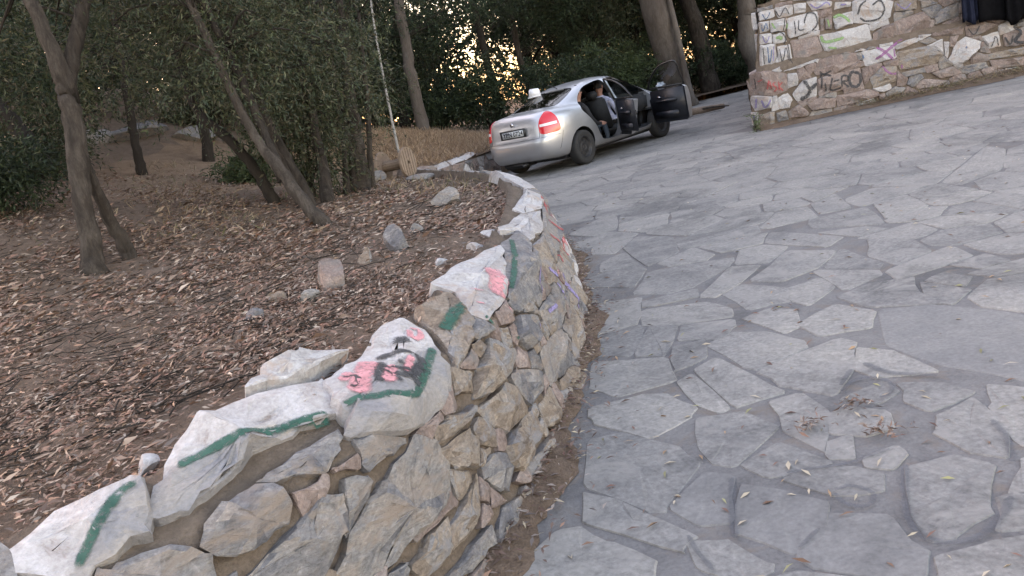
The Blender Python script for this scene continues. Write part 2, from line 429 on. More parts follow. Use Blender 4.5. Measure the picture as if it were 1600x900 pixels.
NEAR_STONES=[[(0.88,0.73),(0.99,0.75),(1.21,0.76),(1.23,0.74),(1.2,0.68),(1.18,0.65),(1.02,0.63),(0.96,0.64),(0.88,0.68)],[(1.28,0.72),(1.37,0.78),(1.48,0.81),(1.7,0.81),(2.0,0.76),(1.96,0.72),(1.84,0.68),(1.64,0.69),(1.53,0.7),(1.38,0.67),(1.29,0.65),(1.22,0.67),(1.23,0.7)],[(1.75,0.84),(1.95,0.86),(2.15,0.85),(2.27,0.78),(2.12,0.79),(1.85,0.82)],[(1.47,0.64),(1.61,0.65),(1.8,0.65),(1.74,0.61),(1.65,0.58),(1.56,0.61)],[(1.29,0.61),(1.37,0.63),(1.45,0.63),(1.5,0.61),(1.51,0.56),(1.48,0.52),(1.4,0.51),(1.33,0.51),(1.27,0.57)],[(1.31,0.46),(1.46,0.49),(1.59,0.54),(1.66,0.5),(1.62,0.42),(1.48,0.34)],[(1.03,0.62),(1.09,0.62),(1.19,0.61),(1.27,0.56),(1.26,0.49),(1.14,0.49),(1.05,0.54)],[(1.28,0.49),(1.32,0.48),(1.29,0.44),(1.23,0.45)],[(1.57,0.33),(1.65,0.41),(1.73,0.45),(1.82,0.47),(2.03,0.5),(2.11,0.45),(2.12,0.36),(2.06,0.3),(1.94,0.29),(1.82,0.29),(1.68,0.27),(1.6,0.27)],[(1.8,0.61),(1.9,0.58),(1.99,0.52),(1.85,0.52),(1.78,0.52),(1.77,0.55)],[(2.13,0.46),(2.24,0.48),(2.42,0.44),(2.41,0.41),(2.21,0.42),(2.11,0.44)],[(2.11,0.42),(2.33,0.39),(2.36,0.34),(2.27,0.28),(2.2,0.31),(2.15,0.34)],[(2.45,0.41),(2.77,0.37),(2.85,0.32),(2.85,0.21),(2.58,0.25),(2.5,0.32)],[(2.3,0.26),(2.39,0.26),(2.5,0.21),(2.5,0.15),(2.39,0.12),(2.33,0.15),(2.28,0.23)],[(2.09,0.24),(2.25,0.26),(2.16,0.16),(2.01,0.16),(1.96,0.17),(1.99,0.22)],[(1.77,0.22),(1.89,0.26),(2.0,0.25),(1.96,0.18),(1.91,0.17),(1.82,0.17)],[(2.06,0.12),(2.19,0.11),(2.18,0.06),(2.0,0.07),(1.91,0.09),(1.87,0.12)],[(2.53,0.22),(2.66,0.23),(2.89,0.2),(2.9,0.09),(2.65,0.11),(2.54,0.11),(2.5,0.17)],[(2.98,0.17),(3.24,0.15),(3.23,0.04),(3.05,0.05),(2.97,0.08)],[(2.96,0.35),(3.22,0.24),(3.16,0.2),(2.92,0.21),(2.88,0.28)],[(2.61,0.09),(2.88,0.06),(3.23,0.03),(3.17,-0.01),(2.81,-0.0),(2.62,0.03)],[(3.33,0.09),(3.69,-0.03),(3.5,-0.05),(3.28,-0.0)],[(2.29,0.11),(2.45,0.06),(2.36,0.02),(2.19,0.04),(2.21,0.07)],[(1.69,0.25),(1.77,0.25),(1.77,0.22),(1.72,0.19),(1.67,0.22)],[(2.43,0.39),(2.5,0.31),(2.46,0.26),(2.36,0.31),(2.36,0.37)],[(2.04,0.75),(2.23,0.75),(2.54,0.77),(2.65,0.75),(2.6,0.7),(2.45,0.63),(2.32,0.52),(2.12,0.52),(2.01,0.54),(1.81,0.63),(1.87,0.66),(1.91,0.7)],[(3.15,0.77),(3.51,0.76),(4.05,0.71),(3.71,0.66),(3.23,0.6),(2.93,0.6),(2.95,0.65),(3.14,0.71)],[(4.1,0.7),(4.55,0.68),(4.3,0.64),(3.96,0.45),(3.78,0.43),(3.34,0.52),(3.31,0.59),(3.71,0.65)],[(2.77,0.75),(2.89,0.74),(3.04,0.72),(2.91,0.66),(2.73,0.61),(2.59,0.58),(2.46,0.57),(2.52,0.63),(2.63,0.67),(2.65,0.69)],[(3.03,0.59),(3.19,0.59),(3.26,0.53),(3.16,0.5),(3.03,0.53)],[(2.47,0.45),(2.59,0.5),(2.84,0.54),(3.03,0.41),(2.92,0.38),(2.56,0.41)],[(3.34,0.29),(3.78,0.25),(3.87,0.16),(3.75,0.06),(3.4,0.13),(3.26,0.16)],[(3.62,0.41),(3.98,0.39),(4.05,0.31),(3.88,0.27),(3.62,0.34)],[(3.39,0.47),(3.55,0.4),(3.52,0.34),(3.2,0.36),(3.14,0.43),(3.23,0.49)],[(4.13,0.42),(4.4,0.37),(4.18,0.23),(3.78,0.23),(3.9,0.32)],[(4.48,0.75),(5.24,0.68),(5.55,0.62),(4.71,0.61),(4.39,0.64),(4.58,0.67)],[(5.4,0.73),(6.84,0.67),(6.53,0.6),(5.74,0.61),(5.31,0.68)],[(8.08,0.79),(8.57,0.61),(7.16,0.6),(6.89,0.67)],[(4.23,0.62),(4.61,0.59),(4.44,0.44),(4.17,0.39),(4.03,0.45)],[(6.58,0.59),(6.58,0.42),(5.61,0.42),(4.72,0.46),(4.78,0.6)],[(5.53,0.41),(4.9,0.33),(4.73,0.17),(4.47,0.16),(4.53,0.27),(4.57,0.41)],[(4.41,0.22),(4.43,0.13),(4.32,-0.0),(3.87,0.01),(3.88,0.1)],[(3.41,0.11),(3.72,0.06),(3.76,-0.02),(3.52,-0.04),(3.3,0.01)],[(2.89,0.64),(2.89,0.6),(2.93,0.55),(2.74,0.58),(2.7,0.61)],[(2.4,0.59),(2.54,0.52),(2.48,0.46),(2.36,0.51)]]
NEAR_PAINT=[('green',0.026,[(0.99,0.64),(1.06,0.67),(1.16,0.72),(1.22,0.73)]),('green',0.024,[(1.32,0.73),(1.43,0.73),(1.57,0.71),(1.7,0.7),(1.84,0.68)]),('green',0.024,[(1.86,0.67),(1.98,0.63),(2.09,0.6),(2.26,0.62),(2.48,0.65)]),('green',0.04,[(2.64,0.66),(2.8,0.66),(2.9,0.65)]),('green',0.03,[(2.93,0.64),(2.93,0.58),(2.93,0.55)]),('green',0.022,[(4.25,0.69),(3.8,0.64),(3.36,0.6)]),('pink',0.05,[(2.21,0.72),(2.06,0.69),(1.93,0.66)]),('pink',0.03,[(2.11,0.73),(2.0,0.71)]),('pink',0.03,[(2.2,0.67),(2.05,0.64)]),('pink',0.022,[(2.56,0.72),(2.6,0.71),(2.54,0.69),(2.47,0.69),(2.48,0.7),(2.56,0.72)]),('pink',0.02,[(2.32,0.66),(2.17,0.64)]),('black',0.05,[(2.42,0.73),(2.4,0.7),(2.4,0.68)]),('black',0.045,[(2.48,0.72),(2.4,0.7)]),('black',0.028,[(2.21,0.7),(2.27,0.7),(2.35,0.67),(2.32,0.64),(2.2,0.63),(2.12,0.65),(2.17,0.68),(2.21,0.7)]),('black',0.025,[(2.21,0.7),(2.04,0.65)]),('black',0.03,[(2.14,0.65),(2.08,0.63)]),('black',0.025,[(2.29,0.64),(2.13,0.61)]),('black',0.018,[(2.03,0.72),(2.07,0.71),(2.04,0.69),(1.96,0.68)]),('black',0.02,[(2.26,0.67),(2.2,0.65)]),('black',0.02,[(2.15,0.67),(2.23,0.63)]),('black',0.016,[(2.0,0.44),(1.99,0.41),(1.99,0.38)]),('pink',0.075,[(3.21,0.68),(3.18,0.66)]),('pink',0.06,[(3.56,0.68),(3.42,0.65),(3.19,0.61)]),('pink',0.03,[(3.06,0.65),(3.03,0.63)]),('pink',0.03,[(3.15,0.58),(3.16,0.53)]),('red',0.03,[(6.43,0.6),(5.73,0.58),(5.59,0.5)]),('red',0.045,[(6.58,0.32),(5.91,0.31),(5.67,0.27)]),('red',0.03,[(4.82,0.46),(4.73,0.37)]),('red',0.02,[(5.88,0.6),(6.6,0.47)]),('violet',0.03,[(3.92,0.56),(3.85,0.5),(3.76,0.45)]),('violet',0.03,[(3.72,0.36),(3.89,0.35)]),('violet',0.03,[(3.49,0.4),(3.48,0.34)]),('green',0.02,[(3.09,0.46),(3.13,0.42)])]
FAR_STONES=[[(0.339,1.875),(0.57,1.882),(0.583,1.758),(0.335,1.739)],[(0.594,1.885),(0.874,1.886),(0.867,1.722),(0.639,1.721)],[(0.904,1.879),(1.098,1.864),(1.065,1.721),(0.899,1.73)],[(1.115,1.875),(1.495,1.786),(1.469,1.702),(1.184,1.708)],[(1.551,1.758),(1.8,1.714),(1.777,1.645),(1.523,1.645)],[(1.829,1.708),(2.127,1.712),(2.422,1.569),(2.354,1.346),(2.067,1.308),(1.806,1.383)],[(2.465,1.559),(2.801,1.54),(2.77,1.369),(2.463,1.396)],[(0.317,1.722),(0.47,1.717),(0.464,1.572),(0.307,1.547)],[(0.489,1.704),(0.757,1.696),(0.717,1.514),(0.488,1.521)],[(0.786,1.68),(1.241,1.68),(1.22,1.398),(1.081,1.384),(0.773,1.363),(0.747,1.507)],[(1.362,1.562),(1.468,1.567),(1.443,1.362),(1.338,1.371)],[(1.495,1.546),(1.812,1.556),(1.775,1.366),(1.501,1.348)],[(1.238,1.302),(1.494,1.289),(1.977,1.299),(2.01,1.064),(1.703,1.012),(1.31,1.025)],[(2.078,1.139),(2.205,1.201),(2.401,1.23),(2.377,0.995),(2.064,1.006)],[(2.432,1.238),(2.866,1.302),(2.971,1.173),(2.929,1.033),(2.42,0.985)],[(3.045,1.171),(3.157,1.279),(3.422,1.32),(3.39,1.106),(3.034,1.054)],[(0.305,1.533),(0.486,1.506),(0.474,1.355),(0.281,1.369)],[(0.502,1.487),(0.696,1.473),(0.705,1.318),(0.492,1.336)],[(0.279,1.354),(0.521,1.32),(0.506,1.101),(0.412,0.982),(0.224,0.978)],[(0.546,1.277),(0.753,1.261),(0.746,0.984),(0.536,0.985)],[(0.782,1.315),(1.192,1.298),(1.236,1.042),(1.031,0.997),(0.814,0.984)],[(0.566,0.869),(1.024,0.946),(1.056,0.907),(0.705,0.863)],[(1.033,0.779),(1.163,0.951),(1.691,0.908),(1.734,0.759),(1.293,0.642),(1.069,0.693)],[(1.81,0.896),(2.29,0.878),(2.315,0.689),(1.844,0.657)],[(2.32,0.886),(2.653,0.931),(2.66,0.854),(2.342,0.805)],[(2.352,0.757),(2.814,0.758),(3.035,0.585),(2.905,0.462),(2.369,0.492)],[(3.066,0.761),(3.154,0.755),(3.102,0.509),(3.061,0.549)],[(3.128,0.473),(3.268,0.714),(3.404,0.758),(3.614,0.65),(3.591,0.549),(3.372,0.386),(3.196,0.396)],[(0.059,0.921),(0.221,0.954),(0.575,0.82),(0.566,0.571),(0.347,0.525),(0.103,0.579),(0.048,0.735)],[(0.614,0.811),(0.758,0.795),(0.748,0.609),(0.583,0.583)],[(0.652,0.472),(0.832,0.653),(1.048,0.651),(1.01,0.36),(0.698,0.351)],[(1.076,0.629),(1.722,0.654),(1.736,0.386),(1.259,0.368),(1.071,0.347)],[(1.88,0.447),(2.078,0.588),(2.3,0.553),(2.277,0.327),(1.923,0.282)],[(2.378,0.428),(2.724,0.442),(2.746,0.36),(2.445,0.351)],[(2.832,0.325),(3.163,0.358),(3.299,0.219),(2.97,0.201)],[(0.024,0.575),(0.313,0.51),(0.273,0.334),(0.05,0.32),(0.007,0.458)],[(0.401,0.465),(0.563,0.508),(0.624,0.383),(0.545,0.258),(0.408,0.288)],[(0.856,0.252),(1.004,0.314),(1.307,0.262),(1.258,0.115),(0.92,0.142)],[(1.341,0.286),(1.832,0.286),(1.975,0.207),(1.969,0.146),(1.504,0.108),(1.335,0.114)],[(2.091,0.15),(2.252,0.239),(2.413,0.187),(2.361,0.121),(2.116,0.097)],[(2.562,0.169),(2.706,0.261),(3.055,0.151),(2.96,0.095),(2.631,0.107)],[(0.086,0.248),(0.31,0.262),(0.283,0.075),(0.092,0.069)],[(0.336,0.224),(0.495,0.237),(0.521,0.087),(0.346,0.077)],[(0.538,0.211),(0.72,0.283),(0.853,0.109),(0.817,0.07),(0.539,0.099)],[(-0.016,0.303),(0.078,0.298),(0.057,0.093),(-0.016,0.093)],[(3.649,0.717),(3.897,0.735),(3.909,0.507),(3.735,0.516)],[(3.98,0.671),(4.272,0.723),(4.442,0.684),(4.426,0.433),(3.995,0.487)],[(3.728,0.427),(4.251,0.413),(4.394,0.395),(4.386,0.277),(3.751,0.346)],[(3.337,0.318),(3.661,0.315),(3.683,0.224),(3.355,0.191)],[(2.915,0.886),(3.011,0.969),(3.391,0.956),(3.35,0.816)],[(3.749,0.316),(4.24,0.259),(4.384,0.247),(4.376,0.113),(3.796,0.168)],[(2.853,1.468),(3.027,1.457),(3.108,1.379),(2.872,1.36)],[(3.417,0.92),(3.71,0.942),(3.935,0.846),(3.638,0.765),(3.434,0.766)],[(1.286,1.564),(1.34,1.558),(1.317,1.375),(1.26,1.358)],[(2.705,0.858),(2.857,0.899),(2.967,0.813),(2.816,0.781)],[(1.764,0.629),(1.873,0.65),(1.862,0.42),(1.781,0.376)]]
FAR_PAINT=[('black',0.035,[(1.862,1.476),(1.908,1.615),(2.019,1.678)]),('black',0.035,[(2.082,1.574),(2.222,1.631),(2.28,1.483),(2.192,1.354),(1.983,1.357),(1.888,1.44)]),('lime',0.05,[(1.477,1.52),(1.586,1.549),(1.668,1.482),(1.733,1.394)]),('lime',0.05,[(1.253,1.299),(1.293,1.183),(1.48,1.17),(1.603,1.188)]),('lime',0.04,[(1.317,1.085),(1.463,1.036)]),('lime',0.06,[(0.527,1.405),(0.611,1.416),(0.624,1.352)]),('black',0.025,[(0.484,1.491),(0.609,1.508),(0.699,1.381),(0.655,1.283)]),('black',0.02,[(0.716,1.284),(0.716,0.944)]),('black',0.02,[(0.745,1.72),(0.674,1.493)]),('black',0.03,[(1.01,1.537),(1.09,1.685),(1.207,1.649),(1.222,1.488),(1.113,1.392)]),('lime',0.03,[(0.763,1.625),(0.732,1.51)]),('lime',0.03,[(1.389,1.54),(1.4,1.386)]),('violet2',0.045,[(2.03,0.922),(2.148,0.818),(2.281,0.659)]),('violet2',0.045,[(1.988,0.726),(2.163,0.815),(2.353,0.909),(2.461,0.945)]),('violet2',0.035,[(2.087,0.617),(2.13,0.515),(2.229,0.446),(2.304,0.444)]),('violet2',0.03,[(2.393,0.579),(2.383,0.482)]),('violet2',0.03,[(2.301,0.845),(2.3,0.692)]),('red',0.03,[(0.242,0.628),(0.288,0.775),(0.314,0.627)]),('red',0.025,[(0.255,0.694),(0.323,0.688)]),('red',0.03,[(0.407,0.733),(0.34,0.7),(0.398,0.624),(0.338,0.574)]),('red',0.025,[(0.446,0.74),(0.431,0.569)]),('red',0.025,[(0.513,0.709),(0.445,0.645),(0.507,0.552)]),('black',0.06,[(0.834,0.668),(0.92,0.501),(1.053,0.571)]),('black',0.07,[(0.926,0.499),(0.859,0.394),(0.73,0.36)]),('black',0.035,[(1.134,0.725),(1.099,0.451)]),('black',0.035,[(1.13,0.695),(1.291,0.627)]),('black',0.035,[(1.289,0.612),(1.239,0.41),(1.418,0.411)]),('black',0.03,[(1.279,0.536),(1.403,0.539)]),('black',0.035,[(1.418,0.411),(1.438,0.578),(1.529,0.573),(1.52,0.497),(1.444,0.499),(1.537,0.384)]),('black',0.05,[(1.64,0.61),(1.726,0.56),(1.729,0.45),(1.658,0.372),(1.571,0.408),(1.554,0.521),(1.594,0.605),(1.656,0.616)]),('black',0.03,[(1.106,0.747),(1.175,0.684),(1.302,0.718)]),('black',0.03,[(1.158,0.548),(1.169,0.388)]),('black',0.05,[(4.279,0.825),(4.192,0.816),(4.145,0.752),(4.21,0.663),(4.12,0.533),(4.256,0.481)]),('violet',0.03,[(0.081,0.537),(0.054,0.351)]),('violet',0.03,[(0.138,0.492),(0.181,0.355),(0.277,0.477)]),('violet',0.03,[(0.01,0.265),(0.011,0.119)]),('blue',0.05,[(3.357,0.618),(3.396,0.6)]),('black',0.02,[(3.764,0.51),(3.835,0.674),(3.881,0.513)]),('blue',0.03,[(1.807,0.866),(1.826,0.769)]),('blue',0.02,[(0.343,1.692),(0.356,1.567),(0.42,1.689),(0.435,1.579)]),('violet',0.02,[(0.332,1.511),(0.375,1.378),(0.452,1.483)]),('black',0.02,[(0.304,1.317),(0.299,1.023)]),('blue',0.02,[(0.381,1.315),(0.373,1.038),(0.452,1.268)]),('violet',0.02,[(0.488,1.306),(0.437,1.054)]),('black',0.018,[(0.572,1.241),(0.587,1.02),(0.678,1.232),(0.692,0.996)]),('violet',0.025,[(1.14,1.839),(1.248,1.739),(1.406,1.792),(1.457,1.72)]),('black',0.018,[(0.597,1.86),(0.657,1.741),(0.749,1.855),(0.808,1.736)]),('blue',0.018,[(0.381,1.85),(0.428,1.748),(0.519,1.848)]),('lime',0.03,[(0.511,1.683),(0.554,1.552)]),('black',0.022,[(0.87,1.63),(0.853,1.391)]),('black',0.02,[(0.946,1.628),(0.91,1.469),(1.013,1.445)]),('violet',0.03,[(1.604,1.7),(1.722,1.688)]),('black',0.02,[(0.098,0.865),(0.099,0.66)]),('red',0.02,[(0.117,0.782),(0.217,0.823)]),('violet',0.02,[(2.477,1.527),(2.583,1.413),(2.708,1.487)]),('black',0.02,[(3.445,0.899),(3.522,0.776),(3.62,0.903)]),('black',0.03,[(3.977,0.641),(4.054,0.503),(4.108,0.641)])]
TERRAIN=[(-3.18,6.4,0.82),(-3.56,6.2,0.93),(-1.52,6.9,0.77),(-1.57,9.0,0.75),(-2.59,9.0,0.89),(-3.3,9.0,0.98),(-1.29,11.8,0.67),(-0.5,8.5,0.64),(-4.37,14.0,1.35),(-5.43,18.0,1.96),(-6.31,17.0,2.47),(-6.64,16.0,2.22),(-4.65,9.0,1.33),(-5.27,9.0,1.4),(-7.99,14.5,2.42),(-0.56,12.5,0.56),(-2.64,18.5,1.33),(-1.6,20.0,1.15),(-0.69,20.0,0.91),(-0.02,19.5,0.68),(-4.03,17.5,1.42),(-1.38,15.5,0.67),(-0.27,13.5,0.5)]
TREES={'A':[[(-3.2,6.3,0.81,0.105),(-3.18,6.35,0.99,0.084),(-3.13,6.4,1.42,0.074),(-3.07,6.45,1.81,0.077),(-3.03,6.5,2.15,0.076),(-3.01,6.5,2.32,0.071),(-3.03,6.5,2.69,0.055),(-3.12,6.6,3.14,0.046),(-3.23,6.8,3.95,0.034),(-3.26,7.0,4.61,0.017)],[(-3.02,6.5,2.25,0.067),(-2.95,6.6,2.46,0.059),(-2.82,6.7,2.76,0.055),(-2.63,6.8,3.17,0.042),(-2.29,7.0,3.9,0.025)],[(-3.11,6.8,0.87,0.071),(-3.11,6.75,1.01,0.059),(-3.11,6.65,1.28,0.05),(-3.08,6.55,1.52,0.042),(-3.06,6.5,1.73,0.038)]],'B':[[(-1.43,6.75,0.75,0.072),(-1.52,6.8,0.9,0.058),(-1.63,6.85,1.13,0.053),(-1.72,6.9,1.33,0.051),(-1.82,6.95,1.54,0.039),(-1.92,7.0,1.93,0.037),(-1.98,7.0,2.32,0.034),(-2.04,7.0,2.67,0.031),(-2.08,7.0,3.08,0.027),(-2.09,7.1,3.7,0.017)],[(-1.7,6.9,1.3,0.047),(-1.78,7.05,1.63,0.036),(-1.85,7.1,2.08,0.036),(-1.93,7.2,2.37,0.032),(-1.99,7.2,2.73,0.029),(-2.03,7.3,3.28,0.017)]],'B2':[[(-2.43,9.2,0.86,0.08),(-2.51,9.2,1.22,0.06),(-2.7,9.2,1.65,0.056),(-2.97,9.3,2.01,0.052),(-3.07,9.4,2.43,0.044),(-3.03,9.5,3.03,0.036),(-2.92,9.6,3.85,0.024)]],'C':[[(-1.84,8.4,0.75,0.06),(-1.94,8.5,1.19,0.043),(-2.07,8.6,1.65,0.038),(-2.16,8.7,2.24,0.034),(-2.22,8.8,2.85,0.031),(-2.22,8.9,3.63,0.017)],[(-1.77,8.8,0.77,0.085),(-1.75,9.0,1.1,0.064),(-1.75,9.1,1.45,0.055),(-1.74,9.2,1.84,0.047),(-1.76,9.3,2.35,0.038),(-1.77,9.4,3.02,0.031),(-1.7,9.5,3.7,0.017)],[(-2.01,8.6,0.81,0.05),(-2.07,8.7,1.25,0.038),(-2.22,8.8,1.9,0.034),(-2.23,8.9,2.66,0.03),(-2.24,9.0,3.33,0.02)]],'D':[[(-1.6,10.0,0.64,0.2),(-1.56,10.0,0.85,0.155),(-1.51,10.0,1.16,0.115),(-1.45,10.0,1.51,0.095),(-1.37,10.0,2.03,0.07),(-1.29,10.2,2.72,0.05),(-1.19,10.4,3.7,0.03)],[(-1.65,9.9,0.66,0.055),(-1.55,9.9,1.22,0.04),(-1.52,10.0,2.14,0.032),(-1.45,10.0,3.03,0.02)],[(-1.45,10.1,0.64,0.055),(-1.35,10.1,1.16,0.036),(-1.22,10.2,1.85,0.03),(-1.06,10.2,2.82,0.02)],[(-1.72,9.7,0.65,0.05),(-1.62,9.7,1.09,0.035),(-1.55,9.8,1.61,0.028),(-1.53,9.9,2.52,0.02)]],'L1':[[(-5.33,13.0,1.57,0.09),(-5.29,13.0,1.95,0.07),(-5.23,13.0,2.39,0.065),(-5.1,13.0,3.25,0.055),(-4.98,13.2,4.4,0.04),(-4.79,13.2,5.29,0.02)]],'L2':[[(-4.94,15.0,1.32,0.13),(-4.85,15.0,1.86,0.1),(-4.79,15.2,3.07,0.085),(-4.63,15.4,4.42,0.06),(-4.4,15.4,5.68,0.03)]],'L3':[[(-5.45,10.5,1.92,0.13),(-5.57,10.5,2.3,0.11),(-5.74,10.5,2.72,0.1),(-6.05,10.5,3.41,0.09),(-6.15,10.7,4.52,0.06)]],'E':[[(-1.3,20.6,1.0,0.2),(-1.28,20.6,1.37,0.165),(-1.27,20.6,2.33,0.145),(-1.2,20.6,3.42,0.13),(-1.09,20.6,4.92,0.11),(-0.96,20.6,6.93,0.07)]],'G':[[(6.41,25.0,-0.08,0.55),(6.37,25.0,0.37,0.46),(6.33,25.0,1.06,0.42),(6.24,25.0,2.15,0.43),(6.13,25.0,3.3,0.46),(6.08,25.0,5.34,0.36),(6.09,25.0,7.97,0.2)],[(6.61,24.5,0.01,0.16),(6.57,24.5,0.89,0.1),(6.53,24.5,2.04,0.085),(6.49,24.6,2.99,0.08),(6.49,24.8,4.67,0.06)]],'H':[[(8.28,28.0,0.03,0.36),(8.22,28.0,1.31,0.3),(8.14,28.0,2.41,0.27),(7.98,28.0,3.29,0.25),(7.89,28.0,5.78,0.17)]],'I':[[(9.69,27.0,-0.05,0.4),(9.64,27.0,0.83,0.34),(9.43,27.0,1.4,0.3),(9.53,27.0,2.21,0.28),(9.6,27.0,2.81,0.28),(9.85,27.3,5.21,0.18)]],'J':[[(0.79,24.0,0.66,0.2),(0.81,24.0,1.6,0.14),(0.79,24.0,2.35,0.12),(0.76,24.0,3.27,0.11),(0.77,24.0,4.7,0.09),(0.89,24.0,6.75,0.05)]],'K':[[(2.04,26.0,1.15,0.16),(1.94,26.0,1.78,0.11),(1.87,26.0,2.6,0.1),(1.92,26.0,4.35,0.09),(2.02,26.0,6.6,0.05)]],'F':[[(-1.61,16.2,0.59,0.029),(-1.59,16.2,1.19,0.026),(-1.57,16.2,1.64,0.024),(-1.53,16.2,2.32,0.023),(-1.5,16.2,2.81,0.022),(-1.45,16.2,3.41,0.019),(-1.35,16.3,4.29,0.014)]]}
ROCKS=[(-0.9,4.11,0.2,0.21,'pink'),(-0.65,5.0,0.18,0.21,'grey'),(-0.82,4.73,0.13,0.12,'tan'),(-0.57,5.67,0.12,0.1,'grey'),(-0.4,6.95,0.27,0.19,'grey'),(-1.0,3.87,0.13,0.09,'grey'),(-1.2,4.04,0.1,0.09,'tan'),(-1.22,3.72,0.12,0.08,'grey'),(-0.15,4.47,0.12,0.06,'white'),(-0.06,4.89,0.14,0.06,'white'),(-0.34,4.23,0.08,0.03,'white'),(-1.08,2.05,0.08,0.06,'white')]
# ------------------------------------------------------------------ ground, terrain
WALL_B = np.array([(-1.9,1.1),(-1.5,1.22),(-1.1,1.4),(-.75,1.65),(-.45,1.95),(-.27,2.25),(-.04,2.86),(.24,3.91),(.39,4.66),(.48,5.5),(.55,6.5),(.55,7.4),(.42,8.6),(.15,9.8),(-.2,11),(-.6,12.3),(-.9,13.5),(-1.1,14.4)])
_C = catmull(WALL_B, 20)
_S = np.r_[0, np.cumsum(np.linalg.norm(np.diff(_C, axis=0), axis=1))]
_T0 = unit(_C[1] - _C[0])
WALL_LEN = _S[-1]

def wall_base(s):
    s = np.asarray(s, float)
    b = np.stack([np.interp(s, _S, _C[:, 0]), np.interp(s, _S, _C[:, 1])], -1)
    return b + np.minimum(s, 0)[..., None] * _T0

def wall_in(s):
    s = np.asarray(s, float)
    t = unit(wall_base(np.minimum(s + .08, WALL_LEN)) - wall_base(s - .08))
    return np.stack([-t[..., 1], t[..., 0]], -1)

TK = .60
def wall_point(s, t, d=0.0):
    """point on the battered face of the near wall, d metres proud of it"""
    s = np.asarray(s, float); t = np.asarray(t, float); d = np.broadcast_to(d, s.shape)
    off = np.where(t < TK, .24 * t, .24 * TK + (t - TK) * 1.6)
    z = np.where(t < TK, t, TK + (t - TK) * .75)
    n = wall_in(s)
    k = np.clip((t - TK + .06) / .12, 0, 1)
    nx = -(.97 * (1 - k) + .42 * k); nz = .24 * (1 - k) + .9 * k
    b = wall_base(s) + n * (off + nx * d)[..., None]
    return np.concatenate([b, (z + nz * d)[..., None]], -1)

# thin-plate surface through the measured heights of the bank
_edge = [tuple(wall_base(np.array(s)) + wall_in(np.array(s)) * .42) + (z,) for s, z in [(-1.5, .62), (0, .64), (.8, .66), (1.6, .68), (2.4, .68), (3.2, .66), (4.2, .65), (5.5, .63), (7, .62), (8.5, .62), (10, .6), (12, .55), (14, .5)]]
_ctl = TERRAIN + _edge + [(-2.2, 3.6, .73), (-2.0, 5.2, .72), (-4, 4, .95), (-6, 2, 1.2), (-9, 6, 2.1), (-14, 14, 4.2), (-12, 24, 4.6), (-20, 5, 4), (-10, 32, 4.2), (-4, 30, 1.6), (0, 25, .75), (2.6, 22, .5), (3.0, 18.8, .35), (1.0, 17, .5), (5.2, 24, .25), (7, 28, .15), (12, 31, .3), (20, 34, .6), (0, 36, .5), (10, 44, .4), (30, 50, .8), (-25, 50, 4), (-30, 20, 6), (0, 74, -1), (-30, 74, 1), (40, 74, 0), (0, 50, 0), (55, 40, .5), (-3, -4, .6)]
_cp = np.array([c[:2] for c in _ctl]); _cz = np.array([c[2] for c in _ctl])
def _tps(r2): return r2 * np.log(r2 + 1e-9)
_n = len(_cp)
_K = _tps(((_cp[:, None] - _cp[None]) ** 2).sum(-1)) + np.eye(_n) * .35
_A = np.zeros((_n + 3, _n + 3)); _A[:_n, :_n] = _K; _A[:_n, _n] = 1; _A[:_n, _n + 1:] = _cp; _A[_n:, :_n] = _A[:_n, _n:].T
_w = np.linalg.solve(_A, np.r_[_cz, 0, 0, 0])
def hill_z(P):
    P = np.atleast_2d(P)
    K = _tps(((P[:, None] - _cp[None]) ** 2).sum(-1))
    return K @ _w[:_n] + _w[_n] + P @ _w[_n + 1:]

# flat ground sheet to the horizon
g = 220
mk('ground', [(-g, -g, -.06), (g, -g, -.06), (g, g, -.06), (-g, g, -.06)], [(0, 1, 2, 3)], M['soil'])
tag(bpy.data.objects['ground'], kind='structure')

_ws = np.arange(-2.0, WALL_LEN, .25)
inner = wall_base(_ws) + wall_in(_ws) * .40
ROAD_EDGE = np.array([(-.15, 15.35), (.35, 16.3), (1.5, 17.9), (3.0, 19.6), (5.0, 21.6), (6.3, 24.0), (7.4, 26.3), (9.8, 26.6), (14, 27.2), (30, 29)])
poly = np.vstack([inner, [(-1.35, 14.9)], ROAD_EDGE, [(60, 34), (60, 75), (-60, 75), (-60, -12), (-6, -12), (-4.4, -.4)]])
def inside(P, poly):
    P = np.atleast_2d(P)
    x, y = P[:, 0], P[:, 1]
    r = np.zeros(len(P), bool)
    q = np.roll(poly, 1, 0)
    for (x0, y0), (x1, y1) in zip(poly, q):
        c = ((y0 > y) != (y1 > y))
        r ^= c & (x < (x1 - x0) * (y - y0) / (y1 - y0 + 1e-12) + x0)
    return r
pts = []
for x0, x1, y0, y1, st in ((-5, .6, 1, 12, .14), (-9, 1.5, 12, 22, .3), (-10, -5, 0, 12, .4), (-14, 12, 22, 34, .7), (-58, 58, -10, 74, 3)):
    gx, gy = np.meshgrid(np.arange(x0, x1, st), np.arange(y0, y1, st))
    q = np.stack([gx.ravel(), gy.ravel()], 1) + RNG.uniform(-.3, .3, (gx.size, 2)) * st
    pts.append(q[inside(q, poly)])
pts = np.vstack(pts)
nb = len(poly)
allp = np.vstack([poly, pts])
vo, eo, fo, *_ = delaunay_2d_cdt([Vector(v) for v in allp], [(i, (i + 1) % nb) for i in range(nb)], [], 1, 1e-4)
vo = np.array([tuple(v) for v in vo])
vz = hill_z(vo) + RNG.normal(size=len(vo)) * .012
hill = mk('hillside', np.c_[vo, vz], fo, M['soil'], None, True)
tag(hill, kind='structure')
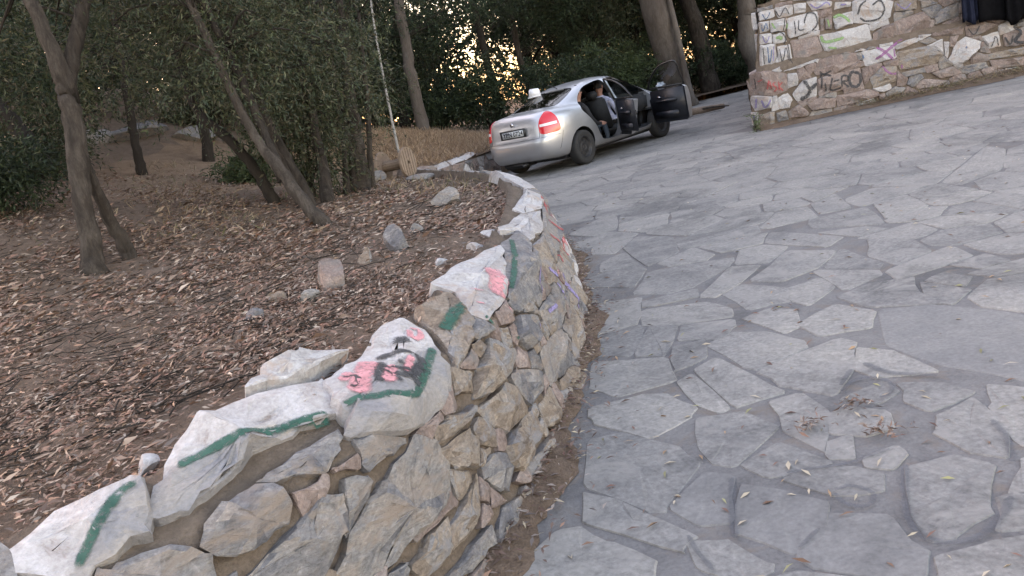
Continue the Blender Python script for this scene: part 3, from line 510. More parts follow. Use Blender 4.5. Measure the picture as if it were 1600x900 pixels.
# straw-coloured ground on the bank behind the drum
hill.data.materials.append(M['straw_soil'])
for f in hill.data.polygons:
    c = f.center
    if (c.x + 1.5 + .3 * math.sin(c.y * 1.7)) ** 2 / 12 + (c.y - 17.8) ** 2 / 10 < 1 + .25 * math.sin(c.x * 2.3) or ((c.x + 4.4) ** 2 / 3.2 + (c.y - 14) ** 2 / 16 < 1):
        f.material_index = 1

# ------------------------------------------------------------------ paved road of irregular flagstones
road = empty('paved_road')
tag(road, kind='structure')
PAVE_POLY = np.vstack([[(-6, -3), (-4, .2)], wall_base(_ws) + wall_in(_ws) * .1, [(-1.0, 15.1)], ROAD_EDGE + [(0, .1)], [(30, 22), (13.6, 22), (9.2, 22.3), (4.75, 13.5), (5.5, 13.1), (14, 12.1), (14, -3)]])
pv = [Vector(v) for v in PAVE_POLY]
vo2, eo2, fo2, *_ = delaunay_2d_cdt(pv, [(i, (i + 1) % len(pv)) for i in range(len(pv))], [], 1, 1e-4)
mk('mortar_bed', [(v[0], v[1], 0.0) for v in vo2], fo2, M['mortar'], road)

def clip(poly, n, c):
    """keep the side n.p <= c"""
    out = []
    for i in range(len(poly)):
        a, b = poly[i], poly[(i + 1) % len(poly)]
        da, db = n @ a - c, n @ b - c
        if da <= 0: out.append(a)
        if da * db < 0: out.append(a + (b - a) * da / (da - db))
    return out

def area(q):
    q = np.asarray(q)
    x, y = q[:, 0], q[:, 1]
    return .5 * abs((x * np.roll(y, -1) - y * np.roll(x, -1)).sum())

traced = [np.array(q) for q in FLAGS]
def ccw(q):
    x, y = q[:, 0], q[:, 1]
    return q if (x * np.roll(y, -1) - y * np.roll(x, -1)).sum() > 0 else q[::-1]
traced = [ccw(q) for q in traced]
traced = [q.mean(0) + (q - q.mean(0)) * (1 + .02 / np.linalg.norm(q - q.mean(0), axis=1, keepdims=True)) for q in traced]
seeds = []
def out_dist(P, q):
    """largest signed distance outside an edge of q (positive: outside)"""
    a, b = q, np.roll(q, -1, 0)
    e = unit(b - a)
    n = np.stack([e[:, 1], -e[:, 0]], 1)
    d = ((P - a) * n).sum(1)
    k = int(np.argmax(d))
    return d[k], n[k], a[k]
cand = RNG.uniform((-3, -1), (14, 27.5), (26000, 2))
cand = cand[inside(cand, PAVE_POLY)]
tb = [(q.mean(0), np.abs(q - q.mean(0)).max() + .1) for q in traced]
SD = np.full((6000, 2), 1e6)
ns = 0
tm = np.array([t[0] for t in tb]); trd = np.array([t[1] for t in tb])
for c in cand:
    md = (.26 if c[1] > 4.6 else .15) + .24 * ((math.sin(c[0] * 3.1 + c[1] * 1.3) + math.sin(c[1] * 2.7 - c[0])) * .25 + .5)
    if c[1] > 15: md *= 1.25
    if (((SD[:ns] - c) ** 2).sum(1) < md * md).any(): continue
    near_ = np.nonzero(np.abs(tm - c).max(1) < trd + .1)[0]
    if any(out_dist(c, traced[k])[0] < .05 for k in near_): continue
    SD[ns] = c; ns += 1
SD = SD[:ns]
cells = []
for i, c in enumerate(SD):
    d2 = ((SD - c) ** 2).sum(1)
    nb_ = np.argsort(d2)[1:16]
    q = [c + np.array(v) for v in ((-.6, -.6), (.6, -.6), (.6, .6), (-.6, .6))]
    for j in nb_:
        n = SD[j] - c
        q = clip(q, n, n @ (SD[j] + c) / 2)
        if len(q) < 3: break
    for t, (m0, r0) in zip(traced, tb):
        if len(q) >= 3 and np.abs(c - m0).max() < r0 + 1.0:
            if any(out_dist(p, t)[0] < 0 for p in q) or any((np.cross(np.roll(np.array(q), -1, 0) - np.array(q), v - np.array(q)) > 0).all() for v in t):
                dd, n, a = out_dist(c, t)
                q = clip(q, -n, -(n @ a) - .004)
    if len(q) >= 3 and area(q) > .004 and inside(np.array(q), PAVE_POLY).mean() > .7:
        cells.append(np.array(q))
flags = [(q, True) for q in traced] + [(q, False) for q in cells]

def to_px(P):
    d = np.asarray(P, float) - np.array([0, 0, CAM_H])
    w = d @ np.array(_f)
    return np.stack([800 + FOCAL * (d @ np.array(_r2)) / w, 450 - FOCAL * (d @ np.array(_u2)) / w], -1), w

def shown(q):
    p3 = np.c_[q, np.zeros(len(q))]
    px, w = to_px(p3)
    if (w < .2).any(): return 0
    if px[:, 0].max() < -40 or px[:, 0].min() > 1640 or px[:, 1].max() < 0 or px[:, 1].min() > 930: return 0
    return area(px)
flags.sort(key=lambda f: -shown(f[0]))

def flag_mesh(q, is_traced):
    c = q.mean(0)
    joint = .003 if is_traced else RNG.uniform(.004, .011)
    L = np.linalg.norm(q - c, axis=1, keepdims=True)
    q = c + (q - c) * np.maximum(.6, 1 - joint / np.maximum(L, .05))
    out = []
    for i in range(len(q)):                       # chipped edges: corners cut and sides a little crooked
        a, b = q[i], q[(i + 1) % len(q)]
        l = np.linalg.norm(b - a)
        ts = (.07, .5, .93) if l > .16 else (.12, .88)
        nrm = np.array([(b - a)[1], -(b - a)[0]]) / max(l, 1e-6)
        for t in ts: out.append(a + (b - a) * t + nrm * RNG.normal() * .006)
    r = np.array(out)
    k = len(r)
    top = RNG.uniform(.003, .0065)
    tilt = RNG.normal(size=2) * .004
    def lvl(p, z): return np.c_[p, z + (p - c) @ tilt]
    i1 = c + (r - c) * .975
    i2 = c + (r - c) * .55
    V = np.vstack([lvl(r, np.full(k, -.012)), lvl(r, np.full(k, top - .005)), lvl(i1, np.full(k, top)), lvl(i2, top + RNG.normal(size=k) * .0012), [[*c, top + .001]]])
    F = []
    for ring in range(3):
        for i in range(k):
            j = (i + 1) % k
            F.append((ring * k + i, ring * k + j, (ring + 1) * k + j, (ring + 1) * k + i))
    F += [(3 * k + i, 3 * k + (i + 1) % k, 4 * k) for i in range(k)]
    return V, F

DARK = {16, 28, 29, 31}
dark_ids = [id(traced[i]) for i in DARK]
bv, bf = [], []
for n_, (q, tr) in enumerate(flags):
    V, F = flag_mesh(ccw(q), tr)
    if n_ < 298 and shown(q) > 0:
        c = q.mean(0)
        o = mk('flagstone', V - np.array([c[0], c[1], 0]), F, M['flag_dark'] if id(q) in dark_ids else M['flag'], road)
        o.location = (c[0], c[1], 0)
    else:
        k = sum(len(v) for v in bv)
        bv.append(V); bf += [tuple(i + k for i in f) for f in F]
rest = mk('flagstone_paving', np.vstack(bv), bf, M['flag'], road)
tag(rest, kind='stuff')

# painted lines worn into the paving
def with_cover(o, rows, keys=None):
    a = o.data.attributes.new('cover', 'FLOAT', 'POINT')
    a.data.foreach_set('value', np.array(rows, np.float32))
    return o
def ribbon(pts, w):
    P = catmull(np.array(pts, float), 6)
    seg = np.r_[0, np.cumsum(np.linalg.norm(np.diff(P, axis=0), axis=1))]
    n = max(3, int(seg[-1] / .02))
    s = np.linspace(0, seg[-1], n)
    P = np.stack([np.interp(s, seg, P[:, k]) for k in range(2)], 1)
    T = unit(np.gradient(P, axis=0))
    Nn = np.stack([-T[:, 1], T[:, 0]], 1)
    taper = np.minimum(1, .45 + np.minimum(s, seg[-1] - s) / (w * .8 + 1e-6))
    ww = w * .5 * taper * (1 + RNG.normal(size=n) * .07)
    return [P + Nn * (ww * k)[:, None] for k in np.linspace(-1, 1, max(4, int(w / .012)))]
for pts_, w in FLOOR_PAINT:
    rows = ribbon(pts_, w * 1.6)
    n = len(rows[0])
    V = np.vstack([np.c_[r, np.full(n, .0105)] for r in rows])
    F = [(k * n + i, k * n + i + 1, (k + 1) * n + i + 1, (k + 1) * n + i) for k in range(len(rows) - 1) for i in range(n - 1)]
    cv = np.concatenate([np.full(n, 1 - abs(k) ** 1.5) for k in np.linspace(-1, 1, len(rows))])
    with_cover(mk('paint_mark', V, F, M['p_grey'], road), cv)

# ------------------------------------------------------------------ stones of the walls
def stone_shape(q, mapper, bulge=.03, sunk=.07, gap=.004, grow=1.0):
    """a broken rubble stone: crooked outline, chipped rim and a face of a few flat facets"""
    q = ccw(np.array(q, float))
    c = q.mean(0)
    L = np.linalg.norm(q - c, axis=1, keepdims=True)
    q = c + (q - c) * np.maximum(.7, grow - gap / np.maximum(L, .03))
    r = []
    for i in range(len(q)):
        a, b = q[i], q[(i + 1) % len(q)]
        l = np.linalg.norm(b - a)
        for t in ((.06, .36, .68, .94) if l > .14 else (.08, .5, .92) if l > .06 else (.15, .85)): r.append(a + (b - a) * t)
    r = np.array(r)
    r += RNG.normal(size=r.shape) * .0045
    k = len(r)
    size = math.sqrt(area(q))
    bl = min(bulge, size * .2)
    pl = [(bl * RNG.uniform(.9, 1.15), RNG.normal(size=2) * .10)] + [(bl * RNG.uniform(1.0, 1.35), unit(RNG.normal(size=2)) * RNG.uniform(.25, .75)) for _ in range(4)]
    rings = [(1.0, -sunk), (1.005, bl * .05), (.95, bl * .62), (.80, 9), (.55, 9), (.28, 9)]
    st, dd = [], []
    for f, d in rings:
        p = c + (r - c) * f
        if f < 1: p = p + RNG.normal(size=p.shape) * size * .012
        face = np.min([h + (p - c) @ g for h, g in pl], 0)
        if d == 9: d_ = np.maximum(face, bl * .25) + RNG.normal(size=k) * bl * .05
        elif d > 0: d_ = np.minimum(d * RNG.uniform(.6, 1.25, k), np.maximum(face, bl * .1))
        else: d_ = np.full(k, d)
        st.append(p); dd.append(d_)
    st.append(c[None]); dd.append(np.array([min(h for h, g in pl)]))
    st = np.vstack(st); dd = np.concatenate(dd)
    V = mapper(st[:, 0], st[:, 1], dd)
    F = []
    for g_ in range(len(rings) - 1):
        for i in range(k):
            j = (i + 1) % k
            F.append((g_ * k + i, g_ * k + j, (g_ + 1) * k + j, (g_ + 1) * k + i))
    o = (len(rings) - 1) * k
    F += [(o + i, o + (i + 1) % k, len(rings) * k) for i in range(k)]
    return V, F

def crisp(me, ang):
    """smooth shading that keeps the arrises sharp"""
    bm = bmesh.new(); bm.from_mesh(me)
    for f in bm.faces: f.smooth = True
    for e in bm.edges:
        if len(e.link_faces) == 2: e.smooth = e.calc_face_angle(0) < math.radians(ang)
    bm.to_mesh(me); bm.free()

def orient(V, F, outward):
    a, b, c = (np.asarray(V[i]) for i in F[-1])
    return F if np.dot(np.cross(b - a, c - a), outward) > 0 else [tuple(reversed(f)) for f in F]

def place_stone(V, F, mat, parent, outward, smooth=True):
    c = V.mean(0)
    o = mk('stone', V - c, orient(V, F, outward), mat, parent, smooth)
    crisp(o.data, 16)
    o.location = c
    return o

def split_overlap(q, placed):
    return all(np.linalg.norm(q - p) > .1 for p in placed)

def strokes(strk, mapper, outward_at, bvh, parent, lift=.004, w_gain=1.0):
    """spray paint laid on the stones: each stroke follows the surface it was sprayed on"""
    for col, w, pts_ in strk:
        rows = ribbon(pts_, w * w_gain * 1.3) if len(pts_) > 1 else None
        n = len(rows[0])
        hit = []
        for r in rows:
            line = []
            for s, t in r:
                o = outward_at(s, t)
                p0 = mapper(np.array(s), np.array(t), .25)
                h = bvh.ray_cast(Vector(p0), Vector(-o), .5)
                line.append((np.array(h[0]) + np.array(h[1]) * lift * (1 if np.dot(h[1], o) > 0 else -1) * .5 + o * lift * .6) if h[0] is not None else None)
            hit.append(line)
        V, F, idx, cv = [], [], {}, []
        kk = np.linspace(-1, 1, len(rows))
        for k in range(len(rows) - 1):
            for i in range(n - 1):
                cs = [(k, i), (k, i + 1), (k + 1, i + 1), (k + 1, i)]
                ps = [hit[a][b] for a, b in cs]
                if any(p is None for p in ps): continue
                if max(np.linalg.norm(ps[a] - ps[(a + 1) % 4]) for a in range(4)) > .055: continue
                f = []
                for key, p in zip(cs, ps):
                    if key not in idx:
                        idx[key] = len(V); V.append(p)
                        endf = min(1, .25 + min(key[1], n - 1 - key[1]) * .02 / (w * .5))
                        cv.append((1 - abs(kk[key[0]]) ** 2.2) * endf)
                    f.append(idx[key])
                F.append(f)
        if F: with_cover(mk('paint_mark', V, F, M['p_' + col], parent, True), cv)

def bvh_of(parent):
    VV, FF, n = [], [], 0
    for o in parent.children:
        if o.type != 'MESH': continue
        co = np.empty(len(o.data.vertices) * 3); o.data.vertices.foreach_get('co', co)
        VV.append(co.reshape(-1, 3) + np.array(o.location)); FF += [tuple(i + n for i in p.vertices) for p in o.data.polygons]
        n += len(o.data.vertices)
    return BVHTree.FromPolygons([Vector(v) for v in np.vstack(VV)], FF)

# near retaining wall
wall = empty('stone_retaining_wall', (0, 0, 0))
tag(wall, 'curved low rubble stone retaining wall with green and pink graffiti in the foreground', 'wall')
sv = np.arange(-2.2, WALL_LEN + .01, .06)
tv = np.r_[np.arange(-.08, TK + .13, .05), TK + .16]
GS, GT = np.meshgrid(sv, tv, indexing='ij')
core = wall_point(GS, GT, RNG.normal(size=GS.shape) * .010 - .018)
back = np.concatenate([wall_base(sv) + wall_in(sv) * .5, np.full((len(sv), 1), .52)], 1)
core = np.concatenate([core, back[:, None]], 1)
ns_, nt_ = core.shape[:2]
mk('mortar_core', core.reshape(-1, 3), [(i * nt_ + j, i * nt_ + j + 1, (i + 1) * nt_ + j + 1, (i + 1) * nt_ + j) for i in range(ns_ - 1) for j in range(nt_ - 1)], M['wall_mortar'], wall, True)
NEAR_MAT = {0: 'wash_stone', 1: 'wash_stone', 2: 'white_stone', 25: 'wash_stone', 26: 'white_stone', 35: 'white_stone', 36: 'white_stone', 37: 'white_stone', 10: 'tan_stone', 11: 'tan_stone', 12: 'tan_stone', 14: 'tan_stone', 15: 'tan_stone', 17: 'tan_stone', 18: 'tan_stone', 20: 'tan_stone', 21: 'tan_stone', 24: 'tan_stone', 28: 'tan_stone', 29: 'pink_stone', 30: 'tan_stone', 38: 'tan_stone', 41: 'tan_stone', 42: 'tan_stone', 44: 'tan_stone'}
WASH = {0: 0, 1: 1, 25: 2}
placed = []
def out_near(s, t):
    n = wall_in(np.array(s))
    k = min(max((t - TK + .06) / .12, 0), 1)
    return unit(np.array([-n[0] * (.97 * (1 - k) + .42 * k), -n[1] * (.97 * (1 - k) + .42 * k), .24 * (1 - k) + .9 * k]))
for i, q in enumerate(NEAR_STONES):
    q = np.array(q)
    c = q.mean(0)
    V, F = stone_shape(q, wall_point, .05 if c[1] > .6 else .045, grow=1.08)
    so = place_stone(V, F, M[NEAR_MAT.get(i, 'grey_stone')], wall, out_near(*c))
    if i in WASH:
        l = NEAR_PAINT[WASH[i]][2]
        p0, p1 = wall_point(np.array(l[0][0]), np.array(l[0][1])), wall_point(np.array(l[-1][0]), np.array(l[-1][1]))
        nn_ = unit(np.cross(p1 - p0, out_near(*c)))
        nn_ = nn_ if nn_[2] > 0 else -nn_
        so['wash_n'] = [float(x) for x in nn_]
        so['wash_d'] = float(nn_ @ ((p0 + p1) / 2 - np.array(so.location)))
    placed.append(ccw(q))
# the hidden stretches beside the ones in view
def fill_stones(s0, s1, t0, t1, mapper, parent, outf, mats, step, others, md=.14):
    tries = RNG.uniform((s0, t0), (s1, t1), (int((s1 - s0) * (t1 - t0) / (step * step) * 22), 2))
    for o in others:
        a, b = o, np.roll(o, -1, 0)
        e = unit(b - a)
        n = np.stack([e[:, 1], -e[:, 0]], 1)
        tries = tries[((tries[:, None] - a[None]) * n[None]).sum(-1).max(1) >= min(.06, step * .3)]
    buf = np.full((len(tries) + 1, 2), 1e6); k_ = 0
    for c in tries:
        d_ = (buf[:k_] - c) * (.75, 1.25)
        if k_ and (d_ * d_).sum(1).min() < step * step: continue
        buf[k_] = c; k_ += 1
    pp = buf[:k_]
    om = np.array([o.mean(0) for o in others]) if others else np.zeros((0, 2))
    for c in pp:
        q = [c + np.array(v) for v in ((-.3, -.2), (.3, -.2), (.3, .2), (-.3, .2))]
        for j in np.argsort(((pp - c) ** 2).sum(1))[1:12]:
            n = pp[j] - c
            q = clip(q, n, n @ (pp[j] + c) / 2 - .003 * np.linalg.norm(n))
        for k2 in np.nonzero(np.abs(om - c).max(1) < 1.2)[0] if len(others) else ():
            o = others[k2]
            if len(q) >= 3:
                dd, n, a = out_dist(c, o)
                q = clip(q, -n, -(n @ a) - .006)
        q = clip(clip(q, np.array((0, 1.)), t1), np.array((0, -1.)), -t0) if len(q) >= 3 else q
        q = clip(q, np.array((-1., 0)), -s0) if len(q) >= 3 else q
        if len(q) < 3 or area(q) < .0025: continue
        V, F = stone_shape(np.array(q), mapper, .035)
        place_stone(V, F, M[random.choice(mats)], parent, outf(*c))
fill_stones(-1.9, 1.2, .02, .74, wall_point, wall, out_near, ['grey_stone', 'tan_stone', 'grey_stone'], .24, placed)
fill_stones(1.2, 4.6, .0, .58, wall_point, wall, out_near, ['grey_stone', 'tan_stone', 'pink_stone'], .085, placed)
fill_stones(4.6, 14.5, .02, .72, wall_point, wall, out_near, ['grey_stone', 'tan_stone', 'grey_stone', 'white_stone'], .22, placed)
bvh = bvh_of(wall)
strokes(NEAR_PAINT + [('red', .05, [(4.9, .56), (5.0, .2)]), ('red', .06, [(5.3, .58), (5.5, .25)]), ('violet', .05, [(4.5, .38), (4.6, .1)]), ('pink', .05, [(5.8, .55), (5.9, .2)]), ('red', .05, [(6.2, .5), (6.4, .2)]), ('violet', .04, [(4.15, .5), (4.3, .25)]), ('pink', .05, [(4.35, .52), (4.45, .3)])], wall_point, out_near, bvh, wall)

# low wall beside the parked car
low = empty('low_stone_wall', (-.8, 14.9, 0))
tag(low, 'short low rubble wall with whitewashed top stones behind the silver car', 'wall')
LB = catmull(np.array([(-1.75, 14.0), (-1.3, 14.35), (-.75, 14.7), (-.3, 15.0), (-.1, 15.5), (.3, 16.3), (1.5, 17.95), (3.0, 19.65), (4.9, 21.6)]), 10)
LS = np.r_[0, np.cumsum(np.linalg.norm(np.diff(LB, axis=0), axis=1))]
def low_point(s, t, d=0.0):
    s = np.asarray(s, float); t = np.asarray(t, float); d = np.broadcast_to(d, s.shape)
    f = lambda a: np.stack([np.interp(a, LS, LB[:, 0]), np.interp(a, LS, LB[:, 1])], -1)
    tg = unit(f(np.minimum(s + .05, LS[-1])) - f(np.maximum(s - .05, 0)))
    n = np.stack([tg[..., 1], -tg[..., 0]], -1)
    top = .42 + .07 * np.clip(s - .2, 0, 2.0)
    k = np.clip((t - top) / .04, 0, 1)
    z = np.minimum(t, top) + k * d + .25 * np.maximum(t - top, 0)
    p = f(s) + n * (d * (1 - .7 * k) - np.maximum(t - top, 0) * 1.0)[..., None]
    return np.concatenate([p, z[..., None]], -1) - np.array([-.8, 14.9, 0])
sv2 = np.arange(0, LS[-1], .1); tv2 = np.array([-.05, .1, .25, .4, .5, .6, .75, .85])
GS, GT = np.meshgrid(sv2, tv2, indexing='ij')
core = low_point(GS, GT, -.015)
a_, b_ = core.shape[:2]
mk('mortar_core', core.reshape(-1, 3), [(i * b_ + j, i * b_ + j + 1, (i + 1) * b_ + j + 1, (i + 1) * b_ + j) for i in range(a_ - 1) for j in range(b_ - 1)], M['wall_mortar'], low, True)
def out_low(s, t): return np.array([.6, -.75, .3])
for i in range(7):
    s0 = .1 + i * .33
    V, F = stone_shape(np.array([(s0, .42 + .02 * i), (s0 + .3, .45 + .02 * i), (s0 + .31, .72), (s0 + .02, .74)]), low_point, .05)
    place_stone(V, F, M['white_stone'], low, np.array([0, -.3, 1]))
fill_stones(.0, 3.2, .0, .5, low_point, low, out_low, ['white_stone', 'grey_stone', 'pink_stone', 'white_stone'], .2, [])
lb = bvh_of(low)
for k in range(5):
    s0 = 1.75 + k * .09
    strokes([('black', .03, [(s0, .1 + .04 * (k % 2)), (s0 + .01, .46)])], low_point, lambda s, t: unit(np.array([.55, -.8, .1])), lb, low)

# tall graffiti wall on the right
fw0 = np.array([4.62, 13.35]); fu = np.array([.99, -.138]); fn = np.array([-.138, -.99])
fu = unit(fu); fn = np.array([fu[1], -fu[0]])
far = empty('graffiti_stone_wall', (fw0[0], fw0[1], 0))
tag(far, 'tall rubble stone wall covered in graffiti tags beyond the paving on the right', 'wall')
def far_point(s, t, d=0.0):
    s = np.asarray(s, float); t = np.asarray(t, float); d = np.broadcast_to(d, s.shape)
    turn = np.maximum(0, .22 - s)                              # the end of the wall is rounded back
    back = np.where(s < .22, turn * 1.1, 0) + np.where(t > .95, .16, 0) + .04 * t
    p = fu * (s + np.where(s < .22, -turn * .0, 0))[..., None] + fn * (d - back)[..., None]
    return np.concatenate([p, t[..., None]], -1)
sv3 = np.r_[np.arange(-.05, 6.2, .12)]; tv3 = np.r_[np.arange(-.05, 2.35, .1)]
def far_top(s): return np.minimum(2.32, 1.98 + .22 * np.maximum(s - .4, 0))
GS, GT = np.meshgrid(sv3, tv3, indexing='ij')
GT = np.minimum(GT, far_top(GS))
def far_end(t): return np.where(t < .93, 0, .14 + .22 * (t - .93))      # the end of the upper courses is stepped and leans in
GS = np.maximum(GS, far_end(GT) + (GS - sv3[0]) * .02)
core = far_point(GS, GT, RNG.normal(size=GS.shape) * .008 - .012)
core = np.concatenate([core, core[:, -1:] + np.array([fn[0] * -.5, fn[1] * -.5, 0])], 1)
end = [(-.02 + .5 * k, 0) for k in range(2)]
a_, b_ = core.shape[:2]
mk('mortar_core', core.reshape(-1, 3), [(i * b_ + j, (i + 1) * b_ + j, (i + 1) * b_ + j + 1, i * b_ + j + 1) for i in range(a_ - 1) for j in range(b_ - 1)], M['wall_mortar'], far, True)
# the return of the wall running away from the road
rv = []
for k in range(12):
    c0 = core[0] + np.array([.42, .9, 0]) * (k * .85)
    c0[:, :2] += RNG.normal(size=(len(c0), 2)) * .012
    rv.append(c0)
rv = np.array(rv)
mk('return_face', rv.reshape(-1, 3), [(i * b_ + j, i * b_ + j + 1, (i + 1) * b_ + j + 1, (i + 1) * b_ + j) for i in range(11) for j in range(b_ - 1)], M['wall_mortar'], far, True)
FAR_WHITE = {0, 1, 2, 9, 12, 21, 29, 30, 36, 45, 3, 4, 5, 7, 8, 11, 16, 17, 18, 19, 23, 24, 26, 27, 35, 44}
FAR_TAN = {6, 25, 32, 41, 47}
placed = []
def out_far(s, t): return np.array([fn[0], fn[1], 0.0])
for i, q in enumerate(FAR_STONES):
    q = np.array(q)
    V, F = stone_shape(q, far_point, .06, .05, .004, 1.08)
    place_stone(V, F, M['white_stone' if i in FAR_WHITE else 'tan_stone' if i in FAR_TAN else 'pink_stone' if i % 3 else 'grey_stone'], far, out_far(0, 0))
    placed.append(ccw(q))
placed.append(np.array([(-.8, .95), (.16, .95), (.40, 2.4), (-.8, 2.4)]))
fill_stones(.0, 6.1, .04, 1.95, far_point, far, out_far, ['pink_stone', 'white_stone', 'grey_stone', 'pink_stone'], .15, placed)
fill_stones(.7, 6.1, 1.97, 2.3, far_point, far, out_far, ['pink_stone', 'tan_stone', 'grey_stone'], .3, placed)
def ret_point(s, t, d=0.0):
    s = np.asarray(s, float); t = np.asarray(t, float); d = np.broadcast_to(d, s.shape)
    e = np.array([.42, .9]) / np.linalg.norm([.42, .9]); n = np.array([-e[1], e[0]])
    p = np.array(core[0, 5, :2]) + e * s[..., None] + n * (np.minimum(d, .03) - .05 - .16 * (t > .95))[..., None]
    return np.concatenate([p, t[..., None]], -1)
fill_stones(.12, 4.0, .05, 1.9, ret_point, far, lambda s, t: np.array([-.9, .42, 0]), ['white_stone', 'grey_stone', 'tan_stone'], .3, [])
fb = bvh_of(far)
strokes(FAR_PAINT, far_point, out_far, fb, far, .006, 1.15)
# raised ground held by the wall
e1 = fw0 + fu * 6.0; e0 = fw0 + fu * .35 - fn * .3
terr = [(e0[0], e0[1]), (e1[0] - fn[0] * .3, e1[1] + .3), (16, 12.3), (30, 12.3), (30, 21.5), (13.6, 21.5), (9.0, 21.8)]
nt2 = len(terr)
V = [(x, y, 2.0) for x, y in terr] + [(x, y, -.05) for x, y in terr]
t_o = mk('terrace_ground', V, [tuple(range(nt2))] + [(i, i + nt2, (i + 1) % nt2 + nt2, (i + 1) % nt2) for i in range(nt2)], M['soil'])
tag(t_o, kind='structure')
# ------------------------------------------------------------------ the parked car
def glass_mat(name, tint, refl=.08):
    m, nt, b = new_mat(name)
    nt.nodes.remove(b)
    gl = N(nt, 'ShaderNodeBsdfGlossy'); gl.inputs['Roughness'].default_value = .02
    tr = N(nt, 'ShaderNodeBsdfTransparent'); tr.inputs[0].default_value = (*tint, 1)
    fr = N(nt, 'ShaderNodeFresnel'); fr.inputs[0].default_value = 1.75
    mx = N(nt, 'ShaderNodeMixShader')
    nt.links.new(fr.outputs[0], mx.inputs[0]); nt.links.new(tr.outputs[0], mx.inputs[1]); nt.links.new(gl.outputs[0], mx.inputs[2])
    nt.links.new(mx.outputs[0], nt.nodes['Material Output'].inputs[0])
    return m
def gloss(name, col, rough=.3, metal=0.0, coat=0.0, dirt=None):
    m, nt, b = new_mat(name)
    v = coords(nt)
    n1 = noise(nt, v, 3.5, 6, .65)
    n2 = noise(nt, v, 60, 3, .6)
    c = ramp(nt, n1, [(.3, tuple(x * .93 for x in col)), (.7, tuple(min(1, x * 1.05) for x in col))])
    if dirt:                                          # road dust low on the body
        sep = N(nt, 'ShaderNodeSeparateXYZ'); nt.links.new(N(nt, 'ShaderNodeTexCoord').outputs['Object'], sep.inputs[0])
        f = math_n(nt, 'MULTIPLY', ramp(nt, sep.outputs[2], [(.25, (1, 1, 1)), (.65, (0, 0, 0))]), n1)
        c = mixc(nt, f, c, dirt)
    nt.links.new(c, b.inputs['Base Color'])
    nt.links.new(ramp(nt, math_n(nt, 'ADD', math_n(nt, 'MULTIPLY', n1, .9), math_n(nt, 'MULTIPLY', n2, .1)), [(.3, (rough * .9,) * 3), (.7, (rough * 1.2,) * 3)]), b.inputs['Roughness'])
    b.inputs['Metallic'].default_value = metal
    b.inputs['Coat Weight'].default_value = coat
    b.inputs['Coat Roughness'].default_value = .08
    return m
M['silver'] = gloss('silver_car_paint', (.50, .52, .56), .33, .75, .6, (.25, .22, .19))
M['glass'] = glass_mat('tinted_car_glass', (.32, .36, .35))
M['side_glass'] = glass_mat('clear_car_glass', (.8, .84, .83))
M['lens_red'] = gloss('red_lamp_lens', (.52, .018, .03), .15, 0, .6)
M['lens_white'] = gloss('clear_lamp_lens', (.72, .70, .72), .2, 0, .6)
M['rubber'] = plain('tyre_rubber', (.018, .018, .019), .85, 0, .3, 20, .3)
M['steel'] = plain('dark_steel_wheel', (.035, .035, .038), .55, .5, .25, 12)
M['trim'] = plain('black_trim', (.012, .012, .013), .45, 0, .2, 20)
M['cabin'] = plain('dark_interior_cloth', (.016, .018, .022), .8, 0, .25, 25, .2)
M['door_card'] = plain('dark_blue_door_card', (.012, .014, .02), .4, 0, .2, 15)
M['plate'] = plain('plate_white', (.50, .53, .56), .4, 0, .05, 10)
M['plate_text'] = plain('plate_black', (.015, .018, .03), .5)
M['chrome'] = plain('chrome_badge', (.7, .7, .72), .15, 1, .05)
M['white_box'] = plain('white_plastic', (.78, .79, .82), .45, 0, .05, 8)

CAR_LOC, CAR_RZ = (1.245, 14.97, .011), math.radians(90 - 44.34)
car = empty('silver_sedan', CAR_LOC, CAR_RZ)
tag(car, 'silver sedan parked on the paving with both right-hand doors open', 'car')
# rings of the body from the sills to the roof: rear x, front x, half width, z rear / middle / front, roundness
RINGS = [(-.70, 3.32, .70, .21, .19, .20, 5), (-.85, 3.52, .80, .27, .22, .26, 6), (-.905, 3.60, .845, .38, .32, .38, 6), (-.925, 3.64, .870, .52, .50, .52, 6), (-.915, 3.63, .878, .635, .62, .60, 6), (-.872, 3.60, .876, .665, .66, .63, 6.5),
         (-.862, 3.54, .878, .80, .76, .70, 6.5), (-.842, 3.48, .868, .93, .86, .76, 6), (-.80, 3.38, .845, 1.035, .945, .82, 5.5), (-.73, 3.26, .80, 1.085, .985, .86, 5), (-.60, 3.12, .765, 1.105, 1.005, .90, 4.5), (-.37, 2.90, .745, 1.125, 1.02, .985, 4),
         (-.15, 2.62, .705, 1.19, 1.13, 1.09, 4), (.18, 2.28, .655, 1.285, 1.255, 1.235, 4), (.55, 1.98, .60, 1.388, 1.375, 1.36, 4), (.74, 1.80, .52, 1.43, 1.44, 1.42, 4), (.95, 1.65, .36, 1.452, 1.473, 1.455, 3.5), (1.15, 1.5, .15, 1.47, 1.482, 1.472, 3)]
K = 48
V = []
for xr, xf, w, zr, zm, zf, n in RINGS:
    for k in range(K):
        t = 2 * math.pi * (k + .5) / K
        c, s = math.cos(t), math.sin(t)
        x = (xr + xf) / 2 + (xf - xr) / 2 * math.copysign(abs(c) ** (2 / n), c)
        y = w * math.copysign(abs(s) ** (2 / n), s)
        u = (x - xr) / (xf - xr)
        z = zr + (zm - zr) * min(1, u / .45) if u < .45 else zm + (zf - zm) * (u - .45) / .55
        V.append((x, y, z))
F = []
for i in range(len(RINGS) - 1):
    for k in range(K):
        l = (k + 1) % K
        F.append((i * K + k, i * K + l, (i + 1) * K + l, (i + 1) * K + k))
F.append(tuple(range(K))[::-1])
F.append(tuple((len(RINGS) - 1) * K + k for k in range(K)))
cage = mk('tmp_cage', V, F)
